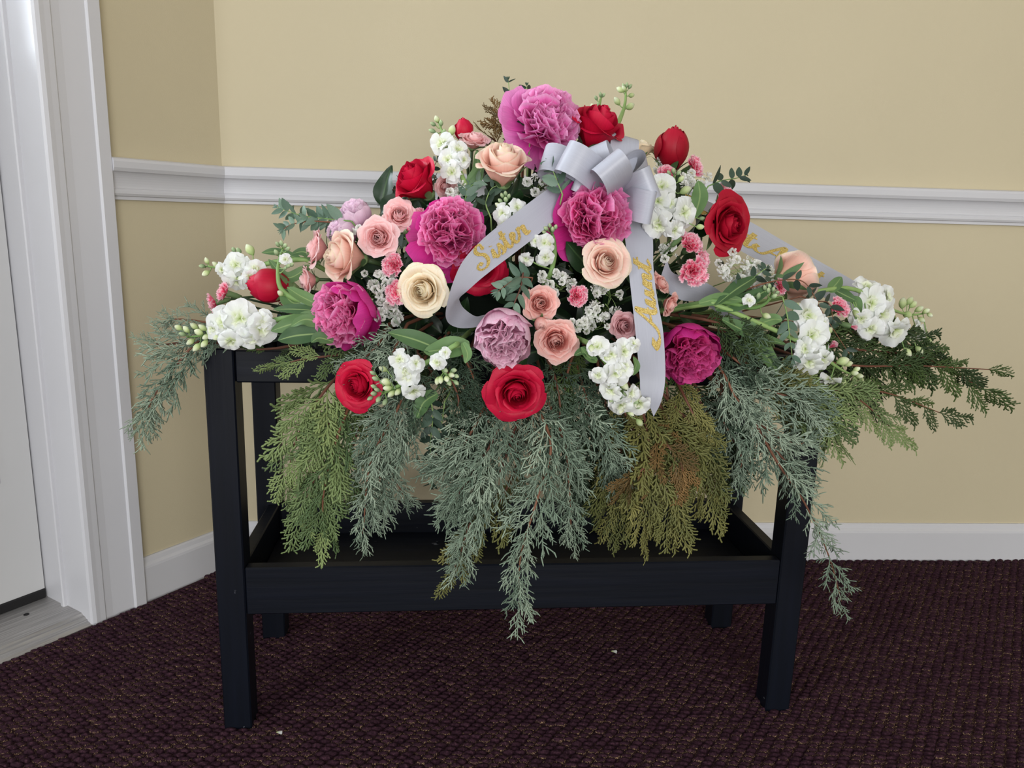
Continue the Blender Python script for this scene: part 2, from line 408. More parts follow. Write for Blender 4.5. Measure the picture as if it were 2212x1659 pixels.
# corner of the two walls
det = el.x*(-eb.y) - el.y*(-eb.x)
rhs = bp - CASE0
t_c = (rhs.x*(-eb.y) - rhs.y*(-eb.x))/det
CORNER = CASE0 + el*t_c
ML = Matrix(((el.x, -nl.x, 0, CASE0.x), (el.y, -nl.y, 0, CASE0.y), (0, 0, 1, 0), (0, 0, 0, 1)))   # local x along door wall, y into the wall
MBK = Matrix(((eb.x, -nb.x, 0, CORNER.x), (eb.y, -nb.y, 0, CORNER.y), (0, 0, 1, 0), (0, 0, 0, 1)))  # local x along back wall

def struct(o, label=None):
    o['kind'] = 'structure'
    if label: o['label'] = label
    return o

WALL_H = 2.5
CW = .109       # casing width
DOOR_W = .86
DOOR_H = 2.04
SET = .142      # door set back
b = MB(); b.box((0, 0, 0), (3.4, .12, WALL_H)); struct(b.build('wall_back', M['wall'], matrix=MBK), 'beige painted back wall behind the flower stand')
b = MB(); b.box((-CW+.004, 0, 0), (t_c, .12, WALL_H)); b.box((-CW+.004-DOOR_W, 0, DOOR_H+.02), (-CW+.004, .12, WALL_H)); b.box((-2.6, 0, 0), (-CW+.004-DOOR_W, .12, WALL_H))
struct(b.build('wall_left', M['wall'], matrix=ML), 'beige painted wall with the white door, angled at the left')

b = MB(); b.box((-3.2, -2.6, WALL_H), (3.6, 2.6, WALL_H+.1)); struct(b.build('ceiling', M['trim']), 'white ceiling above the flower stand')

b = MB(); b.box((3.0, -2.6, 0), (3.12, 2.0, WALL_H)); struct(b.build('wall_right', M['wall']), 'beige painted wall at the right, outside the view')

def extrude_profile(prof, x0, x1, cut0=0.0, cut1=0.0):
    """prof: (out, z) points; extruded along x; ends mitred by cut*out"""
    b = MB(); n = len(prof); v = []
    for (x, c) in ((x0, cut0), (x1, cut1)):
        for o_, z in prof: v.append((x + c*o_, -o_, z))
    f = [(i, (i+1) % n, n+(i+1) % n, n+i) for i in range(n)] + [tuple(reversed(range(n))), tuple(range(n, 2*n))]
    b.add(v, f); return b
half = (LW-BW)/2
mit = math.tan(half)
T0 = .868
rail = [(0, T0), (.018, T0), (.0235, T0-.0025), (.025, T0-.007), (.0245, T0-.018), (.0225, T0-.022)]
for k in range(9):
    a = k/8*math.pi/2
    rail.append((.0215-.0125*math.sin(a), T0-.024-.022*(1-math.cos(a))-.004*k/8))
rail += [(.0095, T0-.0535), (.012, T0-.055), (.0145, T0-.0585), (.0148, T0-.063), (.0125, T0-.067), (.0085, T0-.0685), (.0085, T0-.074), (0, T0-.074)]
struct(extrude_profile(rail, 0, 3.4, mit, 0).build('trim_1', M['trim'], matrix=MBK), 'white moulded chair rail on the back wall')
struct(extrude_profile(rail, 0, t_c, 0, -mit).build('trim_2', M['trim'], matrix=ML), 'short white chair rail between door casing and corner')
base = [(0, .093), (.004, .093), (.0065, .090), (.0085, .082), (.0125, .077), (.0135, .072), (.0135, .0), (0, 0)]
struct(extrude_profile(base, 0, 3.4, mit, 0).build('baseboard_back', M['trim'], matrix=MBK), 'white baseboard along the back wall')
struct(extrude_profile(base, 0, t_c, 0, -mit).build('baseboard_left', M['trim'], matrix=ML), 'white baseboard beside the door casing')

def casing(x_right, mirror, name, label):
    # horizontal section (position across the casing, thickness), run vertically
    sec = [(0, 0), (0, .0195), (-.0015, .021), (-.022, .021), (-.0235, .0195), (-.025, .0165), (-.040, .0150), (-.066, .0125), (-.0795, .0125), (-.0808, .0142), (-.0822, .0150), (-.092, .0150), (-.100, .0158), (-.106, .0135), (-CW, .009), (-CW, 0)]
    v = []
    for z in (0, DOOR_H+.09):
        for s, o_ in sec: v.append((x_right + (s if not mirror else -s), -o_, z))
    n = len(sec); f = [(i, (i+1) % n, n+(i+1) % n, n+i) for i in range(n)] + [tuple(range(n)), tuple(range(n, 2*n))]
    b = MB(); b.add(v, f); return struct(b.build(name, M['trim'], matrix=ML), label)
casing(0, False, 'trim_3', 'wide white moulded door casing right of the door')
casing(-2*CW-DOOR_W+.008, True, 'trim_4', 'white moulded door casing left of the door')
# jamb: two stepped boards running back to the door
JX = -CW+.004
b = MB(); b.box((JX-.002, -.004, 0), (JX+.02, .074, DOOR_H), .002)
j = struct(b.build('trim_5', M['trim'], matrix=ML), 'white door jamb with stop, right of the door')
b = MB(); b.box((JX-.010, .072, 0), (JX+.02, .084, DOOR_H), .002); obj('door_stop', b.mesh('door_stop', False), M['trim'], j)
b = MB(); b.box((JX-.005, .080, 0), (JX+.02, .21, DOOR_H), .002); obj('jamb_board', b.mesh('jamb_board', False), M['trim'], j)
b = MB(); b.box((JX-DOOR_W-.02, -.004, 0), (JX-DOOR_W+.002, .23, DOOR_H), .002); struct(b.build('trim_6', M['trim'], matrix=ML), 'white door jamb left of the door')

def build_door():
    x1 = JX-.008; x0 = JX-DOOR_W+.006; y0 = SET; y1 = SET+.042; z0 = .035; z1 = DOOR_H-.006
    # stiles and rails around a glass lite (upper) and two raised panels (lower)
    b = MB(); st = .056
    zl0, zl1 = 1.02, 1.88; zp0, zp1 = .27, .86; xm = (x0+x1)/2
    b.box((x0, y0, z0), (x0+st, y1, z1)); b.box((x1-st, y0, z0), (x1, y1, z1))
    b.box((x0+st, y0, z0), (x1-st, y1, zp0)); b.box((x0+st, y0, zp1), (x1-st, y1, zl0)); b.box((x0+st, y0, zl1), (x1-st, y1, z1))
    b.box((xm-.05, y0, zp0), (xm+.05, y1, zp1))
    d = struct(b.build('door_1', M['door'], matrix=ML), 'white exterior door with raised panels and glass above')
    for (a, c) in ((x0+st, xm-.05), (xm+.05, x1-st)):
        p = MB()
        def ring(i, y): return [(a+i, y, zp0+i), (c-i, y, zp0+i), (c-i, y, zp1-i), (a+i, y, zp1-i)]
        rings = [ring(0, y0), ring(.006, y0-.004), ring(.012, y0+.002), ring(.016, y0+.010), ring(.022, y0+.010), ring(.045, y0+.003), ring(.05, y0+.003)]
        v = [q for r in rings for q in r]; f = []
        for k in range(len(rings)-1):
            for e in range(4): f.append((k*4+e, k*4+(e+1) % 4, (k+1)*4+(e+1) % 4, (k+1)*4+e))
        f.append(tuple((len(rings)-1)*4+e for e in range(4)))
        p.add(v, f); obj('door_panel', p.mesh('door_panel', False), M['door'], d)
    p = MB(); p.box((x0+st, y0+.016, zl0), (x1-st, y0+.022, zl1)); obj('glass_pane', p.mesh('glass_pane', False), M['glass'], d)
    p = MB()
    for (a, c, e, g) in ((x0+st-.01, x0+st+.02, zl0-.01, zl1+.01), (x1-st-.02, x1-st+.01, zl0-.01, zl1+.01)): p.box((a, y0-.012, e), (c, y0+.012, g), .003)
    for (e, g) in ((zl0-.01, zl0+.02), (zl1-.02, zl1+.01)): p.box((x0+st, y0-.012, e), (x1-st, y0+.012, g), .003)
    obj('glazing_frame', p.mesh('glazing_frame', False), M['door'], d)
    p = MB(); p.box((x0, y0-.004, .016), (x1, y1, z0), .002); obj('door_sweep', p.mesh('door_sweep', False), M['sweep'], d)
build_door()
# threshold
b = MB(); sec = [(.25, 0), (.25, .016), (.03, .016), (.022, .0155), (.019, .012), (.012, .0115), (.009, .008), (-.006, .0065), (-.012, .002), (-.012, 0)]
v = [(x, y, z) for x in (JX-DOOR_W, JX-.001) for y, z in sec]; n = len(sec)
b.add(v, [(i, (i+1) % n, n+(i+1) % n, n+i) for i in range(n)] + [tuple(range(n)), tuple(range(n, 2*n))])
th = struct(b.build('trim_7', M['threshold'], matrix=ML), 'worn aluminium door threshold')
for sx in (-.17, -.42, -.67):
    p = MB(); p.tube([(sx, .10, .0155), (sx, .10, .0168)], .005, 10); obj('screw', p.mesh('screw'), M['sweep'], th)

# floor: backing plus woven loop pile
b = MB(); b.box((-3.2, -2.0, -.02), (3.6, 2.6, 0)); fl = struct(b.build('floor', M['carpet']), 'dark burgundy carpet with small gold flecks')
def carpet_pile():
    rs = np.random.RandomState(3)
    px, py = .0185, .0092; ang = math.radians(3.0); ca, sa = math.cos(ang), math.sin(ang)
    ii, jj = np.meshgrid(np.arange(-92, 112), np.arange(58, 200))
    ii = ii.ravel(); jj = jj.ravel()
    cx = ii*px + (jj*.37 % 1.0)*px + rs.normal(0, .0011, ii.size); cy = jj*py + rs.normal(0, .0006, ii.size)
    X = cx*ca - cy*sa; Y = cx*sa + cy*ca
    # keep the side of the two walls that is the room
    keep = ((X-CORNER.x)*nb.x + (Y-CORNER.y)*nb.y > .012) & ((X-CASE0.x)*nl.x + (Y-CASE0.y)*nl.y > .016)
    X = X[keep]; Y = Y[keep]; m = X.size
    n = 6; a = np.arange(n)*2*np.pi/n
    rx = px*.53*rs.uniform(.85, 1.1, m); ry = py*.54*rs.uniform(.85, 1.1, m); hh = rs.uniform(.0050, .0074, m)
    rings = [(1.0, 0.0), (.80, .68)]
    V = np.zeros((m, 13, 3)); UV = np.zeros((m, 13, 2)); pick = rs.rand(m)
    for r, (k, z) in enumerate(rings):
        lx = np.cos(a)[None]*rx[:, None]*k; ly = np.sin(a)[None]*ry[:, None]*k
        V[:, r*6:(r+1)*6, 0] = X[:, None]+lx*ca-ly*sa; V[:, r*6:(r+1)*6, 1] = Y[:, None]+lx*sa+ly*ca
        V[:, r*6:(r+1)*6, 2] = hh[:, None]*z; UV[:, r*6:(r+1)*6, 1] = z
    V[:, 12, 0] = X; V[:, 12, 1] = Y; V[:, 12, 2] = hh; UV[:, 12, 1] = 1
    UV[:, :, 0] = pick[:, None]
    fl_ = []
    quads = np.array([(k, (k+1) % 6, 6+(k+1) % 6, 6+k) for k in range(6)]); tris = np.array([(6+k, 6+(k+1) % 6, 12) for k in range(6)])
    off = (np.arange(m)*13)[:, None, None]
    Q = (quads[None]+off).reshape(-1, 4); Tt = (tris[None]+off).reshape(-1, 3)
    me = bpy.data.meshes.new('carpet_pile')
    nl_ = Q.size+Tt.size
    me.vertices.add(m*13); me.vertices.foreach_set('co', V.astype(np.float32).ravel())
    me.loops.add(nl_); li = np.concatenate([Q.ravel(), Tt.ravel()]).astype(np.int32); me.loops.foreach_set('vertex_index', li)
    me.polygons.add(len(Q)+len(Tt))
    ls = np.concatenate([np.arange(len(Q))*4, Q.size+np.arange(len(Tt))*3]).astype(np.int32)
    me.polygons.foreach_set('loop_start', ls)
    me.polygons.foreach_set('use_smooth', np.ones(len(ls), dtype=bool))
    me.update(calc_edges=True); me.validate()
    lay = me.uv_layers.new(name='UVMap'); lay.data.foreach_set('uv', UV.reshape(-1, 2)[li].astype(np.float32).ravel())
    me.materials.append(None)
    o = obj('carpet_pile', me, M['pile'], fl); o['kind'] = 'stuff'
carpet_pile()

# ============================================================ black wooden stand
SA = math.radians(5.477); SX = Vector((math.cos(SA), math.sin(SA), 0)); SY = Vector((-math.sin(SA), math.cos(SA), 0))
stand = thing('flower_stand', 'black painted wooden stand with a long open tray near the floor', 'stand', (0, 0, 0),
              matrix=Matrix.Translation((-.4263, 1.0396, 0)) @ Matrix.Rotation(SA, 4, 'Z'))
L = .041; SW = .9008; SD = .301; SH = .594
def part(name, lo, hi, parent=stand, bev=.002, mat='stand'):
    b = MB(); b.box(lo, hi, bev); return obj(name, b.mesh(name, False), M[mat], parent)
for x in (0, SW-L):
    for y in (0, SD-L): part('leg', (x, y, 0), (x+L, y+L, SH), mat='stand_leg')
part('top_rail', (L, .006, .545), (SW-L, .026, .591)); part('top_rail', (L, SD-.026, .545), (SW-L, SD-.006, .591))
part('side_rail', (.008, L, .545), (.028, SD-L, .591)); part('side_rail', (SW-.028, L, .545), (SW-.008, SD-L, .591))
part('tray_board', (L, .002, .192), (SW-L, .022, .267)); part('tray_board', (L, SD-L+.0, .192), (SW-L, SD-L+.02, .267))
part('tray_end_board', (.020, .022, .194), (.040, SD-L, .267)); part('tray_end_board', (SW-.040, .022, .194), (SW-.020, SD-L, .267))
part('tray_bottom', (.04, .022, .200), (SW-.04, SD-L, .211))
part('support_block', (.716, .03, .180), (.734, .05, .200), mat='trim')
for x in (.25, .62): part('cross_slat', (x, .026, .573), (x+.04, SD-.026, .591))

ROSES = [
 ('open', 'red', (0.0055, 0.9391, 0.5687), 0.0371, (0.094, -0.976, -0.196), 'large open red rose lowest at the front centre, above the hanging juniper'),
 ('open', 'red', (-0.1919, 0.9467, 0.5692), 0.0312, (-0.359, -0.932, 0.05), 'open red rose at lower left beside drooping white stock'),
 ('open', 'red', (-0.0468, 1.0075, 0.7169), 0.0354, (0.168, -0.899, -0.405), 'red rose half hidden under the ribbon lettered Sister'),
 ('open', 'darkred', (0.2901, 1.0951, 0.7795), 0.041, (0.586, -0.809, 0.051), 'large dark red rose on the right, in front of the rear ribbon'),
 ('cup', 'red', (0.1036, 1.1075, 0.9002), 0.0353, (0.341, -0.392, 0.855), 'red rose at the top, just above the silver bow'),
 ('cup', 'red', (-0.1312, 1.0518, 0.8213), 0.0297, (-0.583, -0.515, 0.629), 'red rose seen from the side on the upper left, above the magenta peony'),
 ('bud', 'darkred', (0.2205, 1.1562, 0.8759), 0.0276, (0.054, -0.245, 0.968), 'dark red rose bud upright on the upper right beside a pink carnation'),
 ('bud', 'red', (-0.3176, 1.0221, 0.6825), 0.0251, (-0.949, -0.292, 0.12), 'red rose bud lying sideways at the far left above white stock'),
 ('bud', 'red', (-0.0764, 1.1264, 0.8944), 0.0146, (-0.087, -0.225, 0.97), 'sliver of a red rose peeking out behind the top left white stock'),
 ('cup', 'blush', (-0.0185, 1.0306, 0.8437), 0.0313, (0.008, -0.504, 0.864), 'tall blush pink rose standing upright left of the bow'),
 ('open', 'blush', (0.1139, 0.9938, 0.7274), 0.031, (0.211, -0.936, 0.281), 'blush rose between the two ribbon tails, below the central peony'),
 ('open', 'cream', (-0.1131, 0.9687, 0.6881), 0.032, (-0.261, -0.965, 0.02), 'cream white rose with a tight spiral beside two pink carnations'),
 ('cup', 'blush', (-0.2184, 1.0099, 0.7246), 0.0302, (-0.725, -0.678, 0.121), 'peach blush rose on its side at the left, above the leftmost magenta peony'),
 ('cup', 'blush', (0.3951, 1.1128, 0.7087), 0.0324, (0.809, 0.556, 0.191), 'blush rose turned away in front of the rear ribbon on the right'),
 ('spray', 'pink', (-0.0628, 1.1063, 0.8817), 0.0208, (0.153, -0.432, 0.889), 'pale pink rose behind the top left white stock'),
 ('cup', 'cream', (0.1792, 1.1751, 0.8802), 0.0167, (0.228, 0.143, 0.963), 'small cream rose hidden behind the silver bow'),
 ('spray', 'pink', (-0.1552, 1.0351, 0.7792), 0.0208, (0.191, -0.913, 0.361), 'small pink spray rose directly left of the upper magenta peony'),
 ('spray', 'pink', (-0.1758, 1.005, 0.7507), 0.0244, (0.016, -0.999, 0.05), "ruffled pink spray rose with a pale rim, over baby's breath on the left"),
 ('spray', 'pink', (-0.2621, 1.036, 0.7318), 0.025, (-0.898, -0.391, 0.202), 'pale pink spray rose facing left, leftmost of the pink roses'),
 ('spray', 'pink', (-0.274, 1.0302, 0.6916), 0.02, (-0.901, -0.419, -0.11), 'pale pink rose tucked low between the left rose bud and peony'),
 ('spray', 'salmon', (0.0323, 0.9725, 0.676), 0.0217, (0.095, -0.988, 0.125), 'salmon pink spray rose in the centre beside eucalyptus leaves'),
 ('bud', 'salmon', (0.035, 0.9575, 0.6527), 0.0107, (0.039, -0.975, -0.217), 'tiny salmon rosebud between the two central spray roses'),
 ('spray', 'salmon', (0.0536, 0.9557, 0.6319), 0.026, (0.046, -0.998, -0.05), 'widest salmon pink spray rose, just above the lowest red rose'),
 ('spray', 'mauve', (0.1416, 0.9899, 0.6483), 0.0182, (0.198, -0.975, 0.104), 'dusty mauve spray rose touching the left edge of the Aunt ribbon'),
 ('spray', 'salmon', (0.2057, 1.027, 0.6743), 0.0154, (0.754, -0.573, -0.321), 'small salmon rose at the right edge of the Aunt ribbon'),
 ('spray', 'salmon', (0.1949, 1.0445, 0.6983), 0.0155, (0.71, -0.464, 0.53), 'half hidden salmon rose higher at the right edge of the Aunt ribbon'),
 ('spray', 'pink', (-0.0977, 1.0755, 0.8201), 0.0151, (0.269, -0.891, -0.365), 'pale pink rose half hidden under the top left white stock'),
]
PEONIES = [
 ('loose', 'bright', (0.0403, 1.0926, 0.9083), 0.0501, (0.38, -0.807, 0.452), 'magenta peony at the very top, left of the top red rose'),
 ('bomb', 'magenta', (-0.0819, 0.9971, 0.7615), 0.0444, (0.114, -0.972, 0.206), 'ruffled magenta peony on the left, touching the Sister ribbon'),
 ('bomb', 'magenta', (0.1025, 1.0195, 0.7838), 0.0478, (0.198, -0.972, 0.125), 'large ruffled magenta peony in the centre below the bow'),
 ('cup', 'magenta', (-0.2174, 0.9667, 0.6551), 0.0408, (-0.445, -0.892, -0.084), 'cup shaped magenta peony furthest left, above the front rail'),
 ('cup', 'deep', (0.2297, 0.9888, 0.6133), 0.0396, (0.143, -0.946, -0.291), "deep magenta peony on the lower right beside the Aunt ribbon's end"),
 ('ball', 'light', (-0.0122, 0.9266, 0.6374), 0.035, (0.042, -0.978, -0.206), 'light pink peony ball above the lowest red rose'),
 ('ball', 'lilac', (-0.2159, 1.0549, 0.7801), 0.0214, (-0.341, -0.296, 0.892), 'upper of two pale lilac peony buds on the left'),
 ('ball', 'lilac', (-0.2332, 1.0468, 0.7578), 0.0213, (-0.794, -0.467, 0.389), 'lower of two pale lilac peony buds on the left'),
]
CARNATIONS = [
 ('full', (-0.1569, 0.9934, 0.7177), 0.0171, (-0.173, -0.979, 0.106), 'small pink carnation above another, left of the cream rose'),
 ('full', (-0.1483, 0.9748, 0.6842), 0.0197, (-0.111, -0.989, -0.102), "pink carnation with white edges touching the cream rose's left side"),
 ('full', (0.0808, 0.9847, 0.6849), 0.0162, (0.198, -0.975, 0.104), "single pink carnation among baby's breath in the centre"),
 ('full', (0.2586, 1.1575, 0.8628), 0.0187, (0.625, -0.686, 0.371), 'pink carnation at upper right beside the dark red rosebud'),
 ('full', (0.24, 1.0699, 0.7541), 0.0198, (0.185, -0.829, 0.527), 'upper pink carnation left of the large dark red rose'),
 ('full', (0.2385, 1.0337, 0.7164), 0.0223, (0.045, -0.994, -0.099), 'white edged pink carnation facing front, below the large dark red rose'),
 ('full', (0.2588, 1.075, 0.7319), 0.0174, (0.688, -0.682, 0.248), 'pink carnation half hidden behind the front facing one on the right'),
 ('full', (0.3736, 1.0813, 0.6982), 0.0127, (0.464, -0.849, 0.254), 'small pink carnation in front of the blush rose at right'),
 ('full', (0.4761, 1.1253, 0.667), 0.0179, (0.185, -0.829, 0.527), 'pink carnation between the two white stock spikes at far right'),
 ('bud', (0.4973, 1.1238, 0.6378), 0.0094, (0.875, -0.437, -0.207), 'tiny round pink carnation bud at far right'),
 ('bud', (0.4581, 1.0954, 0.6132), 0.0119, (0.486, -0.596, 0.64), 'closed pink carnation bud beside the right stock spike'),
 ('full', (-0.3913, 1.0277, 0.6738), 0.0174, (-0.804, -0.503, 0.318), 'upper pink carnation at the far left end'),
 ('full', (-0.403, 1.0204, 0.6582), 0.0161, (-0.841, -0.499, -0.208), 'lower pink carnation at the far left end'),
 ('bud', (-0.3628, 1.0237, 0.6595), 0.0096, (-0.526, -0.771, 0.359), 'faded pink carnation bud above the left white stock'),
 ('full', (-0.1291, 1.0357, 0.7799), 0.0122, (-0.245, -0.911, 0.331), 'pink carnation peeking out behind the upper left magenta peony'),
 ('full', (0.2083, 1.1166, 0.8476), 0.0153, (-0.14, -0.929, 0.342), 'pink carnation under the dark red rosebud at upper right'),
 ('full', (0.3082, 1.1559, 0.8198), 0.0251, (0.474, -0.659, 0.584), 'pale pink carnation behind the large dark red rose'),
 ('bud', (0.2223, 1.0494, 0.764), 0.0094, (0.578, -0.341, 0.741), 'striped pink carnation bud with a green calyx below the right stock'),
 ('bud', (-0.1403, 1.0149, 0.762), 0.006, (0.517, -0.732, 0.444), 'very small pink bud left of the upper left magenta peony'),
]
